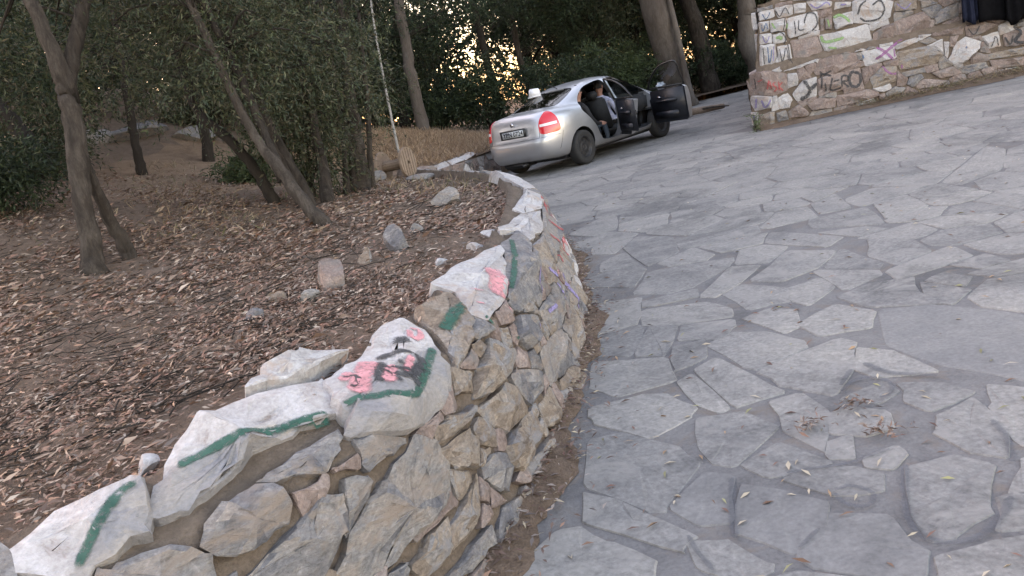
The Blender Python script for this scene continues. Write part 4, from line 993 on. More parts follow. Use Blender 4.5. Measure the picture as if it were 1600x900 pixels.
md = cage.modifiers.new('s', 'SUBSURF'); md.levels = 1; md.render_levels = 1
solid = eval_mesh(cage)
bpy.data.objects.remove(cage)

def mesh_of(V, F):
    me = bpy.data.meshes.new('tmp')
    me.from_pydata([tuple(map(float, v)) for v in V], [], [tuple(f) for f in F])
    bm = bmesh.new(); bm.from_mesh(me); bmesh.ops.recalc_face_normals(bm, faces=bm.faces[:]); bm.to_mesh(me); bm.free()
    return me
def prism_y(out, y0, y1):
    n = len(out)
    V = [(x, y0, z) for x, z in out] + [(x, y1, z) for x, z in out]
    return mesh_of(V, [tuple(range(n)), tuple(range(n, 2 * n))] + [(i, (i + 1) % n, n + (i + 1) % n, n + i) for i in range(n)])
def prism_z(out, z0, z1):
    n = len(out)
    V = [(x, y, z0) for x, y in out] + [(x, y, z1) for x, y in out]
    return mesh_of(V, [tuple(range(n)), tuple(range(n, 2 * n))] + [(i, (i + 1) % n, n + (i + 1) % n, n + i) for i in range(n)])
def round_poly(q, r=.3, n=4):
    """corner-cut smoothing of an outline"""
    q = np.array(q, float)
    for _ in range(2):
        q = np.stack([q * .8 + np.roll(q, -1, 0) * .2, q * .2 + np.roll(q, -1, 0) * .8], 1).reshape(-1, 2)
    return [tuple(v) for v in q]
def soft_poly(q):
    q = np.array(q, float)
    q = np.stack([q * .93 + np.roll(q, -1, 0) * .07, q * .07 + np.roll(q, -1, 0) * .93], 1).reshape(-1, 2)
    return [tuple(v) for v in q]
def ring_solid(rings, n=4, K=24):
    V = []
    for xr, xf, w, z in rings:
        for k in range(K):
            t = 2 * math.pi * (k + .5) / K
            c, s = math.cos(t), math.sin(t)
            V.append(((xr + xf) / 2 + (xf - xr) / 2 * math.copysign(abs(c) ** (2 / n), c), w * math.copysign(abs(s) ** (2 / n), s), z))
    F = [(i * K + k, i * K + (k + 1) % K, (i + 1) * K + (k + 1) % K, (i + 1) * K + k) for i in range(len(rings) - 1) for k in range(K)]
    return mesh_of(V, F + [tuple(range(K)), tuple((len(rings) - 1) * K + k for k in range(K))])

REAR_DOOR = [(.13, 1.0), (.33, 1.20), (.62, 1.34), (1.0, 1.395), (1.26, 1.40), (1.315, .98), (1.31, .31), (.64, .31), (.52, .45), (.43, .64), (.24, .84), (.13, .93)]
FRONT_DOOR = [(1.36, 1.40), (1.66, 1.405), (1.92, 1.36), (2.30, 1.15), (2.52, 1.0), (2.50, .80), (2.44, .31), (1.39, .31), (1.40, .98)]
REAR_WIN = [(-.30, -.56), (-.36, -.2), (-.36, .2), (-.30, .56), (.12, .535), (.50, .47), (.53, .2), (.53, -.2), (.50, -.47), (.12, -.535)]
WINDSCREEN = [(2.02, -.46), (2.02, .46), (2.35, .54), (2.72, .58), (2.80, .25), (2.80, -.25), (2.72, -.58), (2.35, -.54)]
LEFT_WINS = [[(.55, 1.06), (.70, 1.24), (.95, 1.335), (1.24, 1.345), (1.29, 1.06)], [(1.40, 1.345), (1.68, 1.345), (1.9, 1.31), (2.2, 1.16), (2.32, 1.06), (1.42, 1.06)]]
body = solid.copy()
cabin_cut = ring_solid([(.10, 2.50, .70, .30), (.05, 2.56, .745, .60), (.0, 2.60, .745, .92), (-.28, 2.72, .665, 1.06), (.0, 2.44, .625, 1.17), (.30, 2.16, .575, 1.28), (.62, 1.92, .50, 1.375), (.85, 1.7, .40, 1.425)])
body = boolean(body, cabin_cut, 'DIFFERENCE')
for cut in (prism_y(round_poly(REAR_DOOR), -.45, -1.1), prism_y(round_poly(FRONT_DOOR), -.45, -1.1), prism_z(round_poly(REAR_WIN), 1.08, 1.7), prism_z(round_poly(WINDSCREEN), 1.0, 1.7), prism_y(round_poly(LEFT_WINS[0]), .5, 1.1), prism_y(round_poly(LEFT_WINS[1]), .5, 1.1)):
    body = boolean(body, cut, 'DIFFERENCE')
for x in (0.0, 2.68):
    for s in (-1, 1):
        Vw, Fw = lathe_data([(.355, s * .56), (.355, s * 1.1)], 36)
        Vw = [(a + x, b, c + .315) for a, b, c in Vw]
        Fw += [tuple(range(36)), tuple(range(36, 72))]
        body = boolean(body, mesh_of(Vw, Fw), 'DIFFERENCE')
body_o = link('body', body, [M['silver'], M['cabin'], M['trim']], car)
for f in body.polygons:
    c, n = f.center, f.normal
    xr = abs(c.y)
    inner_face = .02 < c.x < 2.62 and .29 < c.z < 1.44 and (Vector((0, -c.y, .9 - c.z)).dot(n) > 0.02) and xr < .76
    well = any(math.hypot(c.x - x, c.z - .315) < .358 for x in (0, 2.68)) and .5 < xr < .9 and (abs(n.y) > .95 and xr < .6 or abs(n.y) < .3)
    if inner_face and not (xr > .755): f.material_index = 1
    elif well or c.z < .215: f.material_index = 2
    f.use_smooth = True
try:
    bm = bmesh.new(); bm.from_mesh(body)
    for e in bm.edges:
        if len(e.link_faces) == 2: e.smooth = e.calc_face_angle(0) < math.radians(28)
    bm.to_mesh(body); bm.free()
except Exception as ex: print('edge', ex)

def inflate(me, d):
    r = me.copy()
    nrm = np.empty(len(r.vertices) * 3); r.vertex_normals.foreach_get('vector', nrm)
    co = np.empty(len(r.vertices) * 3); r.vertices.foreach_get('co', co)
    r.vertices.foreach_set('co', co + nrm * d); r.update()
    return r
def sharp(me, ang=30):
    bm = bmesh.new(); bm.from_mesh(me)
    for f in bm.faces: f.smooth = True
    for e in bm.edges:
        if len(e.link_faces) == 2: e.smooth = e.calc_face_angle(0) < math.radians(ang)
    bm.to_mesh(me); bm.free()
    return me
fat = inflate(solid, .007); fat2 = inflate(solid, .011); fat3 = inflate(solid, .0025)
def diag_prism(out, side):
    """outline (e, z) swept along the rear corner's diagonal"""
    V = []
    for depth in (.30, 1.6):
        for e, z in out:
            V.append((-.7071 * depth + .7071 * e, side * (.7071 * depth + .7071 * e), z))
    n = len(out)
    return mesh_of(V, [tuple(range(n)), tuple(range(n, 2 * n))] + [(i, (i + 1) % n, n + (i + 1) % n, n + i) for i in range(n)])
LAMP = [(-.19, .70), (.20, .705), (.205, .82), (.17, .95), (.10, 1.045), (.02, 1.085), (-.05, 1.06), (-.145, .97), (-.185, .86)]
BAND = [(-.165, .835), (.15, .84), (.15, .885), (-.16, .88)]
for s in (-1, 1):
    lamp = link('tail_light', sharp(boolean(fat, diag_prism(round_poly(LAMP), s), 'INTERSECT')), M['lens_red'], car)
    link('reversing_lens', sharp(boolean(fat2, diag_prism(BAND, s), 'INTERSECT')), M['lens_white'], lamp)
# shut lines of the boot lid and bumper, thin dark seams
def seam(prism): return link('panel_gap', boolean(fat3, prism, 'INTERSECT'), M['trim'], car)
seam(prism_y([(-1.0, .652), (-.55, .652), (-.55, .657), (-1.0, .657)], -.95, .95))
for s in (-1, 1):
    V = []
    seam(mesh_of([(x, s * y, z) for x in (-1.0, -.62) for y, z in ((.565, .66), (.571, .66), (.615, 1.06), (.609, 1.06))], [(0, 1, 2, 3), (4, 7, 6, 5), (0, 4, 5, 1), (1, 5, 6, 2), (2, 6, 7, 3), (3, 7, 4, 0)]))
    seam(prism_y([(-.60, .40), (-.595, .40), (-.49, .70), (-.495, .70)], s * .6, s * 1.0))
# rear bumper's dark lower lip
link('bumper_lip', boolean(fat3, prism_z([(-1.1, -.62), (-.55, -.62), (-.55, .62), (-1.1, .62)], .2, .262), 'INTERSECT'), M['trim'], car)
# number plate in its recess
pl = empty('number_plate', (-.8795, 0, .80)); pl.parent = car
V_, F_ = box_data((-.003, 0, .0), (.012, .60, .155)); bevelled(mk('plate_surround', V_, F_, M['trim'], pl), .004)
V_, F_ = box_data((-.012, 0, -.005), (.008, .50, .108)); bevelled(mk('plate_board', V_, F_, M['plate'], pl), .002)
def text_mesh(name, body_, size, mat, parent, loc, rot):
    cu = bpy.data.curves.new('tmp_text', 'FONT'); cu.body = body_; cu.size = size; cu.align_x = 'CENTER'; cu.align_y = 'CENTER'; cu.extrude = .0008; cu.offset = .0025
    to = bpy.data.objects.new('tmp_text', cu); COL.objects.link(to)
    me = eval_mesh(to); bpy.data.objects.remove(to)
    o = link(name, me, mat, parent); o.location = loc; o.rotation_euler = rot
    return o
text_mesh('plate_lettering', 'YPN 0724', .112, M['plate_text'], pl, (-.0172, -.01, -.006), (math.pi / 2, 0, -math.pi / 2))
V_, F_ = lathe_data([(.0, .0), (.035, .0), (.035, .01), (.0, .012)], 20)
bd = mk('badge', V_, F_, M['chrome'], car, True); bd.location = (-.858, .0, .955); bd.rotation_euler = (0, 0, math.pi / 2)
# panes
def pane(name, cut, off=-.012):
    thin = boolean(inflate(solid, off), cut, 'INTERSECT')
    inner_ = inflate(solid, off - .006)
    return link(name, sharp(boolean(thin, inner_, 'DIFFERENCE')), M['glass'], car)
def grow(q, d):
    q = np.array(q); c = q.mean(0)
    return [tuple(c + (v - c) * (1 + d / np.linalg.norm(v - c))) for v in q]
pane('rear_window', prism_z(round_poly(grow(REAR_WIN, .02)), 1.10, 1.7))
pane('windscreen', prism_z(round_poly(grow(WINDSCREEN, .02)), .98, 1.7))
for q in LEFT_WINS: pane('side_window', prism_y(round_poly(grow(q, .015)), .5, 1.1))
# wheels
for x in (0, 2.68):
    for s in (-1, 1):
        w = empty('wheel', (x, s * .775, .305)); w.parent = car
        Vt, Ft = lathe_data([(.195, -.085), (.235, -.098), (.275, -.1), (.298, -.085), (.305, -.05), (.306, 0), (.305, .05), (.298, .085), (.275, .1), (.235, .098), (.195, .085)], 40)
        mk('tyre', Vt, Ft, M['rubber'], w, True)
        Vr, Fr = lathe_data([(.205, .07), (.200, .088), (.185, .085), (.175, .045), (.165, .035), (.085, .062), (.06, .066), (.045, .05), (.03, .058), (.0, .06)], 32)
        Vr2, Fr2 = lathe_data([(.2, -.08), (.2, .07)], 32)
        if s < 0:
            Vr = [(a, -b, c) for a, b, c in Vr]
        rim = mk('rim', Vr + Vr2, Fr + [tuple(i + len(Vr) for i in f) for f in Fr2], M['steel'], w, True)
        holes = []
        for k in range(8):
            t = 2 * math.pi * k / 8
            holes.append(box_data((.125 * math.cos(t), s * .054, .125 * math.sin(t)), (.03, .006, .022), Matrix.Rotation(-t, 3, 'Y')))
        tag(mk('rim_slots', np.vstack([h[0] for h in holes]), [tuple(i + 8 * k for i in f) for k, h in enumerate(holes) for f in h[1]], M['trim'], w), kind='stuff')
# under-body: floor, silencer
V_, F_ = box_data((1.35, 0, .205), (3.4, 1.3, .05)); mk('floor_pan', V_, F_, M['trim'], car)
bevelled(mk('silencer', *box_data((-.55, .25, .235), (.45, .5, .13)), M['steel'], car), .04, 3)
tube('exhaust_pipe', [(-.6, -.1, .225), (-.93, -.12, .225)], .022, M['steel'], car, 12)
# cabin
def cushion(name, c, s, parent, rx=0.0, mat=None):
    R_ = Matrix.Rotation(rx, 3, 'Y')
    return bevelled(mk(name, *box_data(c, s, R_), mat or M['cabin'], parent), min(s) * .3, 3)
st_ = empty('rear_seat', (.35, 0, .3)); st_.parent = car
cushion('seat_cushion', (.35, 0, .12), (.5, 1.25, .17), st_)
cushion('seat_back', (.0, 0, .42), (.15, 1.25, .58), st_, -.3)
for y in (-.35, .35): cushion('headrest', (-.12, y, .74), (.09, .24, .15), st_)
for y in (-.36, .36):
    st_ = empty('front_seat', (1.45, y, .3)); st_.parent = car
    cushion('seat_cushion', (.15, 0, .12), (.5, .48, .17), st_)
    cushion('seat_back', (-.16, 0, .46), (.13, .46, .62), st_, -.26)
    cushion('headrest', (-.29, 0, .83), (.09, .24, .15), st_)
bevelled(mk('dashboard', *box_data((2.42, 0, .78), (.32, 1.42, .34)), M['cabin'], car), .06, 3)
cn = 28
tube('steering_wheel', [(2.14 + .05 * math.sin(2 * math.pi * k / cn) * 1.2, .36 + .18 * math.cos(2 * math.pi * k / cn), .88 + .17 * math.sin(2 * math.pi * k / cn)) for k in range(cn + 1)], .014, M['trim'], car, 8)
# doors, swung open about their front edge
def door(outline, hinge, ang, frame, wname, trail):
    low_ = [v for v in outline if v[1] < 1.0]
    xs = [v[0] for v in outline]
    me = boolean(solid, prism_y(soft_poly(low_), -.775, -1.1), 'INTERSECT')
    co = np.empty(len(me.vertices) * 3); me.vertices.foreach_get('co', co); co = co.reshape(-1, 3) - np.array([*hinge, 0])
    me.vertices.foreach_set('co', co.reshape(-1)); me.update()
    d = link('door', sharp(me), [M['silver'], M['door_card']], car)
    d.location = (hinge[0], hinge[1], 0)
    d.rotation_euler = (0, 0, ang)
    for f in me.polygons:
        if f.normal.y > .6: f.material_index = 1
    h3 = np.array([*hinge, 0])
    P = catmull(np.array(frame, float), 6) - h3
    tube('window_frame', P, .019, M['trim'], d, 8)
    tube('window_rail', [np.array(frame[0]) - h3, np.array(frame[-1]) - h3], .017, M['trim'], d, 8)
    n = len(P)
    c = P.mean(0)
    mk('window_pane', np.vstack([P, c[None]]), [(i, (i + 1) % n, n) for i in range(n)], M['side_glass'], d)
    # the padded card and armrest inside
    mid = np.mean([v[0] for v in low_]); L = max(xs) - min(xs)
    card = bevelled(mk('door_card', *box_data(np.array([mid, -.768, .66]) - h3, (L * .86, .02, .56)), M['door_card'], d), .008)
    bevelled(mk('armrest', *box_data(np.array([mid + .02, -.735, .72]) - h3, (L * .55, .06, .055)), M['door_card'], d), .02, 3)
    bevelled(mk('map_pocket', *box_data(np.array([mid + .05, -.745, .46]) - h3, (L * .6, .045, .12)), M['door_card'], d), .018, 3)
    tube('inner_handle', [np.array([mid + .18, -.745, .80]) - h3, np.array([mid + .28, -.745, .80]) - h3], .014, M['chrome'], d, 8)
    tube('outer_handle', [np.array([trail + .09, -.885, .86]) - h3, np.array([trail + .16, -.905, .865]) - h3, np.array([trail + .24, -.885, .865]) - h3], .014, M['silver'], d, 8)
    bevelled(mk('latch', *box_data(np.array([trail + .012, -.81, .70]) - h3, (.03, .04, .09)), M['trim'], d), .006)
    return d
ra, fa = math.radians(50), math.radians(70)
RF = [(.18, -.765, .98), (.34, -.70, 1.16), (.62, -.635, 1.30), (1.05, -.615, 1.365), (1.245, -.61, 1.37), (1.275, -.68, 1.2), (1.295, -.765, .98)]
FF_ = [(1.41, -.785, .98), (1.395, -.70, 1.22), (1.39, -.63, 1.41), (1.66, -.625, 1.415), (1.92, -.635, 1.36), (2.2, -.66, 1.19), (2.46, -.755, .99)]
dr = door(REAR_DOOR, (1.315, -.84), ra, RF, 'rear', .26)
df = door(FRONT_DOOR, (2.49, -.835), fa, FF_, 'front', 1.40)
mir = bevelled(mk('wing_mirror', *box_data((-.13, -.17, 1.0), (.12, .22, .15)), M['silver'], df), .04, 3)
tube('dome_aerial', [(.62, 0, 1.405), (.50, 0, 1.46), (.36, 0, 1.50)], .008, M['trim'], car, 6)
# left-hand mirror
bevelled(mk('wing_mirror', *box_data((2.38, .92, 1.0), (.12, .2, .14)), M['silver'], car), .04, 3)
# white box on the roof
rb = empty('roof_sign', (CAR_LOC[0], CAR_LOC[1], 0))
cR = np.array(Matrix.Rotation(CAR_RZ, 3, 'Z'))
rb.location = tuple(cR @ np.array([.47, .44, 1.352]) + np.array(CAR_LOC)); rb.rotation_euler = (0, 0, CAR_RZ + .5)
tag(rb, 'small crumpled white sign box sitting on the roof of the silver car', 'sign')
V_ = [(-.05, -.12, 0), (.05, -.12, 0), (.05, .12, 0), (-.05, .12, 0), (-.03, -.085, .125), (.02, -.10, .145), (.03, .085, .16), (-.02, .10, .135)]
bevelled(mk('sign_box', V_, [(0, 3, 2, 1), (4, 5, 6, 7), (0, 1, 5, 4), (1, 2, 6, 5), (2, 3, 7, 6), (3, 0, 4, 7)], M['white_box'], rb), .012, 3)
bevelled(mk('sign_foot', *box_data((0, 0, -.005), (.13, .27, .025)), M['white_box'], rb), .008)

# ------------------------------------------------------------------ people in the car
M['skin'] = plain('skin', (.36, .20, .15), .5, 0, .1, 20)
M['hair'] = plain('dark_hair', (.012, .01, .009), .7, 0, .3, 60, .4)
M['jacket'] = plain('black_jacket', (.014, .014, .017), .85, 0, .3, 15, .4)
M['jeans'] = plain('blue_jeans', (.045, .06, .085), .85, 0, .25, 25, .3)
M['shirt'] = plain('pale_blue_shirt', (.42, .45, .62), .8, 0, .1, 15, .3)
M['shoe'] = plain('dark_shoe', (.03, .03, .03), .6)
def skin_mesh(nodes, edges, root, sub=2):
    me = bpy.data.meshes.new('tmp')
    me.from_pydata([n[:3] for n in nodes], edges, [])
    o = bpy.data.objects.new('tmp_skin', me); COL.objects.link(o)
    o.modifiers.new('k', 'SKIN')
    s = o.modifiers.new('s', 'SUBSURF'); s.levels = sub; s.render_levels = sub
    for i, n in enumerate(nodes):
        me.skin_vertices[0].data[i].radius = (n[3], n[3]) if len(n) == 4 else (n[3], n[4])
        me.skin_vertices[0].data[i].use_root = i == root
    r = eval_mesh(o); bpy.data.objects.remove(o)
    return r
def person(label, pos, lean, top, legs, turn):
    """seated figure facing +x of the car; origin on the seat under the pelvis"""
    o = empty('person', tuple(cR @ np.array(pos) + np.array(CAR_LOC)), CAR_RZ + turn)
    tag(o, label, 'person')
    sx = lambda z: lean * z
    nodes = [(0, 0, .10, .15, .13), (sx(.2), 0, .25, .14, .12), (sx(.4), 0, .42, .155, .12), (sx(.5), 0, .53, .12, .10), (sx(.56), 0, .60, .055), (sx(.6) + .01, 0, .66, .055),
             (sx(.62) + .02, 0, .72, .078, .075), (sx(.66) + .025, 0, .80, .085, .078), (sx(.7) + .02, 0, .86, .06, .055)]
    edges = [(i, i + 1) for i in range(8)]
    def chain(start, pts):
        p = start
        for q in pts:
            nodes.append(q); edges.append((p, len(nodes) - 1)); p = len(nodes) - 1
    for s in (-1, 1):
        chain(3, [(sx(.5), s * .17, .51, .062), (sx(.3) + .06, s * .23, .30, .045), (sx(.2) + .20, s * .19, .16, .038), (sx(.2) + .36, s * .13, .13, .03), (sx(.2) + .43, s * .12, .125, .022)])
        chain(0, [(.10, s * .09, .10, .085), (.42, s * .12, .13, .062), (.46, s * .12, -.08, .05), (.45, s * .12, -.20, .04), (.52, s * .13, -.235, .035)])
    me = skin_mesh(nodes, edges, 0)
    b = link('body', me, [M[top], M['skin'], M[legs], M['shoe']], o, True)
    hx = sx(.66) + .02
    for f in me.polygons:
        c = f.center
        if c.z > .615 and abs(c.y) < .12: f.material_index = 1
        elif c.x > sx(.2) + .33 and abs(c.y) > .08 and .08 < c.z < .2 and c.z > .105: f.material_index = 1
        elif c.z < -.19: f.material_index = 3
        elif c.z < .115 or (c.x > .16 and c.z < .2 and abs(c.y) < .2 and c.x < .52 and not (c.z > .1 and c.x > sx(.2) + .2)): f.material_index = 2
    # hair: a cap over the skull
    V, F = [], []
    for i in range(7):
        ph = math.pi / 2 * i / 6
        for k in range(16):
            t = 2 * math.pi * k / 16
            r = math.cos(ph)
            front = max(0, math.cos(t))
            V.append((hx - .006 + .098 * r * math.cos(t), .088 * r * math.sin(t), .80 + .125 * math.sin(ph) - (1 - math.sin(ph)) * (.05 - .085 * front)))
    F = [(i * 16 + k, i * 16 + (k + 1) % 16, (i + 1) * 16 + (k + 1) % 16, (i + 1) * 16 + k) for i in range(6) for k in range(16)]
    mk('hair', V, F, M['hair'], o, True)
    for s in (-1, 1):
        mk('ear', *[[(hx - .01 + .018 * math.cos(t), s * .084 + s * .012 * (k % 2), .775 + .03 * math.sin(t)) for k, t in enumerate(np.linspace(0, 2 * math.pi, 8, endpoint=False))], [tuple(range(8))]], M['skin'], o)
    V, F = tube_data([(hx + .075, 0, .80), (hx + .098, 0, .765), (hx + .08, 0, .752)], [.01, .016, .012], 6)
    mk('nose', V, F, M['skin'], o, True)
    for s in (-1, 1):
        V, F = lathe_data([(.0, .006), (.008, .004), (.011, 0)], 8)
        e = mk('eye', V, F, M['hair'], o, True); e.location = (hx + .078, s * .033, .80); e.rotation_euler = (0, 0, -math.pi / 2)
    tube('mouth', [(hx + .078, -.022, .722), (hx + .084, 0, .72), (hx + .078, .022, .722)], .004, plain('lips', (.25, .10, .09), .5), o, 6)
    for s in (-1, 1):                                      # relaxed hands on the thighs, five fingers each
        for k in range(5):
            base = np.array((sx(.2) + .42, s * (.145 - .018 * k), .132)) if k < 4 else np.array((sx(.2) + .37, s * .10, .135))
            L = (.052, .062, .066, .058, .045)[k]
            dv = np.array((1, 0, -.12)) if k < 4 else np.array((.75, -s * .65, -.1))
            tube('finger', [base, base + dv * L * .5 + (0, 0, .006), base + dv * L + (0, 0, -.012)], [.0095, .009, .007], M['skin'], o, 6)
    return o
person('person in dark jacket and blue jeans seated in the rear of the silver car', (.60, -.42, .47), .02, 'jacket', 'jeans', -.3)
person('person in pale blue shirt seated in the front of the silver car', (1.52, -.36, .48), -.18, 'shirt', 'jacket', .1)
# ------------------------------------------------------------------ trees
def tints(n, cols, spread=.3):
    c = np.array(cols)[RNG.integers(0, len(cols), n)]
    return np.clip(c * RNG.uniform(1 - spread, 1 + spread, (n, 1)), .002, 1)
OLIVE = [(.055, .068, .034), (.042, .056, .03), (.075, .082, .045), (.034, .046, .028), (.085, .078, .05)]
DARKG = [(.028, .045, .024), (.036, .055, .026), (.022, .034, .022), (.05, .066, .034)]
PINE = [(.042, .058, .03), (.03, .045, .026), (.055, .066, .036), (.075, .07, .04)]
FRESH = [(.06, .085, .034), (.072, .092, .042), (.045, .066, .03)]

def twig_foliage(centres, radii, twigs, per, L, W, droop=.45, cols=OLIVE, spray=.35):
    """leafy twigs scattered through clumps; returns leaf corners and tints"""
    out, tc = [], []
    for c, r in zip(centres, radii):
        d = unit(RNG.normal(size=(twigs, 3)) * (1, 1, .7))
        start = c + d * (RNG.uniform(.0, 1, (twigs, 1)) ** .55) * r * .8
        dirn = unit(d * .7 + RNG.normal(size=(twigs, 3)) * .45 + np.array([0, 0, -droop]))
        k = np.linspace(0, 1, per)
        P = start[:, None] + dirn[:, None] * (k[None, :, None] * spray * RNG.uniform(.6, 1.3, (twigs, 1, 1))) + np.array([0, 0, -.12]) * (k ** 2)[None, :, None]
        P = P.reshape(-1, 3)
        D = np.repeat(dirn, per, 0) * .8 + RNG.normal(size=P.shape) * .55
        out.append(leaf_quads(P, D, L * RNG.uniform(.6, 1.3, len(P)), W * RNG.uniform(.7, 1.3, len(P))))
        shade = RNG.uniform(.75, 1.25)
        tc.append(tints(len(P), cols) * shade)
    return np.vstack(out), np.vstack(tc)

def clumps(n, c, r, seed=0, hollow=.25):
    d = unit(RNG.normal(size=(n, 3)))
    return np.asarray(c) + d * (hollow + (1 - hollow) * RNG.uniform(size=(n, 1)) ** .5) * np.asarray(r)

def tree_trunks(root, stems, mat, base):
    for i, s in enumerate(stems):
        s = np.array(s)
        P = catmull(s, 5)
        R_ = np.maximum(P[:, 3], .006)
        X = P[:, :3] + RNG.normal(size=(len(P), 3)) * np.minimum(R_[:, None] * .08, .012)
        X[0] = P[0, :3] - np.array([0, 0, .12])
        tube('trunk' if i == 0 else 'limb', X - base, R_, M[mat], root, 12, .035)

def boughs(root, tops, cl, mat, base, rad=.018):
    lst = []
    for c in cl:
        t = tops[np.argmin(((tops - c) ** 2).sum(1))]
        m = (t + c) / 2 + RNG.normal(size=3) * .15 + np.array([0, 0, .12])
        lst.append((catmull(np.array([t, m, c]), 4) - base, np.linspace(rad, rad * .3, 9)))
    o = tag(tubes('branches', lst, M['bark_dark'], root, 5), kind='stuff')
    return o

def near_tree(name, key, label, mat, crown, cols, leafL, leafW, twigs, per, spray=.35, droop=.45, cat='tree', bough=.012):
    st = TREES[key]
    b = np.array(st[0][0][:3])
    root = empty(name, tuple(b))
    tag(root, label, cat)
    tree_trunks(root, st, mat, b)
    cen = np.vstack([clumps(n, c, r) for n, c, r in crown])
    rad = RNG.uniform(.3, .55, len(cen))
    tops = np.vstack([np.array(s)[len(s) // 2:, :3] for s in st])
    boughs(root, tops, cen, mat, b, bough)
    V, T = twig_foliage(cen, rad, twigs, per, leafL, leafW, droop, cols, spray)
    link('crown', quads_mesh('crown', V - b, T), M['leaf'], root)
    return root
near_tree('forked_tree', 'A', 'tree with forked grey trunk rising from the leaf litter at far left', 'bark', [(42, (-3.6, 7.1, 4.6), (1.9, 1.7, 1.3)), (16, (-3.9, 7.6, 2.9), (1.0, .7, .5))], OLIVE, .06, .014, 26, 13)
near_tree('leaning_tree', 'B', 'leaning tree with two grey limbs, nearest stem left of the stone wall', 'bark', [(46, (-2.2, 7.5, 4.1), (1.7, 1.6, 1.2)), (24, (-2.5, 7.6, 2.75), (1.1, .8, .5)), (8, (-1.9, 7.3, 2.3), (.5, .4, .3)), (7, (-1.35, 7.8, 2.35), (.6, .6, .5))], OLIVE, .06, .012, 26, 13)
near_tree('leaning_tree', 'B2', 'dark trunk leaning left, behind the nearest leaning tree', 'bark_dark', [(30, (-3.2, 9.8, 4.3), (1.6, 1.5, 1.2)), (14, (-3.3, 9.9, 2.7), (1.0, .8, .6))], OLIVE, .065, .014, 26, 12)
near_tree('leaning_tree', 'C', 'slender two-stemmed tree between the leaning trunks and the thick gnarled stump', 'bark', [(34, (-2.0, 9.2, 4.0), (1.5, 1.3, 1.2)), (30, (-1.8, 9.3, 2.4), (.9, .7, .6)), (8, (-1.9, 9.2, 1.75), (.45, .4, .3))], OLIVE, .065, .014, 26, 12)
near_tree('gnarled_tree', 'D', 'bushy tree with thick gnarled foot left of the wooden cable drum', 'bark', [(34, (-1.5, 10.5, 3.8), (1.4, 1.4, 1.3)), (24, (-1.6, 10.3, 2.35), (.55, .6, .8)), (5, (-1.85, 10.2, 1.5), (.3, .4, .3))], OLIVE, .065, .014, 24, 12)
near_tree('slim_tree', 'L1', 'slim dark tree in front of the pale rock ledge on the left', 'bark_dark', [(40, (-5.1, 13.3, 5.2), (2.0, 1.8, 1.6)), (22, (-5.6, 13.6, 3.4), (1.5, 1.2, .9))], PINE, .09, .02, 24, 12)
near_tree('slim_tree', 'L2', 'slim tree at the top of the bare earth path', 'bark_dark', [(40, (-4.4, 15.8, 5.4), (2.0, 1.8, 1.6)), (24, (-4.2, 15.9, 3.5), (1.5, 1.2, .9))], DARKG, .09, .022, 24, 12)
near_tree('fallen_leaning_tree', 'L3', 'dark trunk slanting out of the picture at the far left edge', 'bark_dark', [(36, (-6.6, 11.2, 4.8), (2.0, 1.8, 1.4)), (14, (-6.6, 11.6, 3.3), (1.2, 1.2, .7))], DARKG, .08, .02, 24, 12)
near_tree('pale_trunk_tree', 'E', 'tree with straight pale grey trunk on the dry grass bank', 'bark_pale', [(60, (-1.0, 20.9, 6.6), (2.6, 2.3, 1.8)), (34, (-1.2, 21.6, 4.2), (2.2, 1.2, .9))], DARKG, .10, .024, 24, 12)
near_tree('thin_sapling', 'F', 'thin sapling with whitish straight stem behind the wooden cable drum', 'bark_white', [(6, (-1.6, 16.3, 2.1), (.35, .3, .4)), (10, (-1.35, 16.3, 4.6), (.7, .7, .5))], OLIVE, .08, .016, 10, 9, .3, .3, bough=.006)
near_tree('eucalyptus_tree', 'G', 'huge pale eucalyptus trunk rising behind the open front door of the car', 'bark_pale', [(70, (6.0, 25.3, 8.5), (3.2, 2.8, 2.2)), (30, (5.0, 26.6, 5.2), (2.4, 1.4, 1.2))], DARKG, .13, .026, 24, 12)
near_tree('eucalyptus_tree', 'H', 'brown trunk just right of the huge eucalyptus, farther back', 'bark', [(60, (8.0, 28.3, 7.2), (3, 2.6, 2)), (26, (8.2, 29.5, 4.5), (2.2, 1, 1.2))], DARKG, .13, .028, 24, 12)
near_tree('eucalyptus_tree', 'I', 'grey trunk standing close to the left end of the graffiti wall', 'bark_pale', [(60, (9.9, 27.6, 7.0), (3, 2.6, 2)), (26, (10.4, 29, 4.4), (2.2, 1, 1.2))], DARKG, .13, .028, 24, 12)
near_tree('dark_tree', 'J', 'dark thin tree silhouetted beside the bright sky gap behind the car', 'bark_dark', [(50, (1.4, 24.4, 7.0), (2.4, 2.2, 1.8)), (26, (2.3, 24.8, 4.6), (1.3, 1.2, 1.3))], DARKG, .12, .026, 22, 12)
near_tree('dark_tree', 'K', 'reddish thin trunk right behind the roof of the car', 'bark', [(50, (2.9, 26.4, 6.8), (2.5, 2.2, 1.8)), (34, (3.2, 26.8, 3.9), (1.5, 1.2, 1.5))], DARKG, .12, .026, 22, 12)

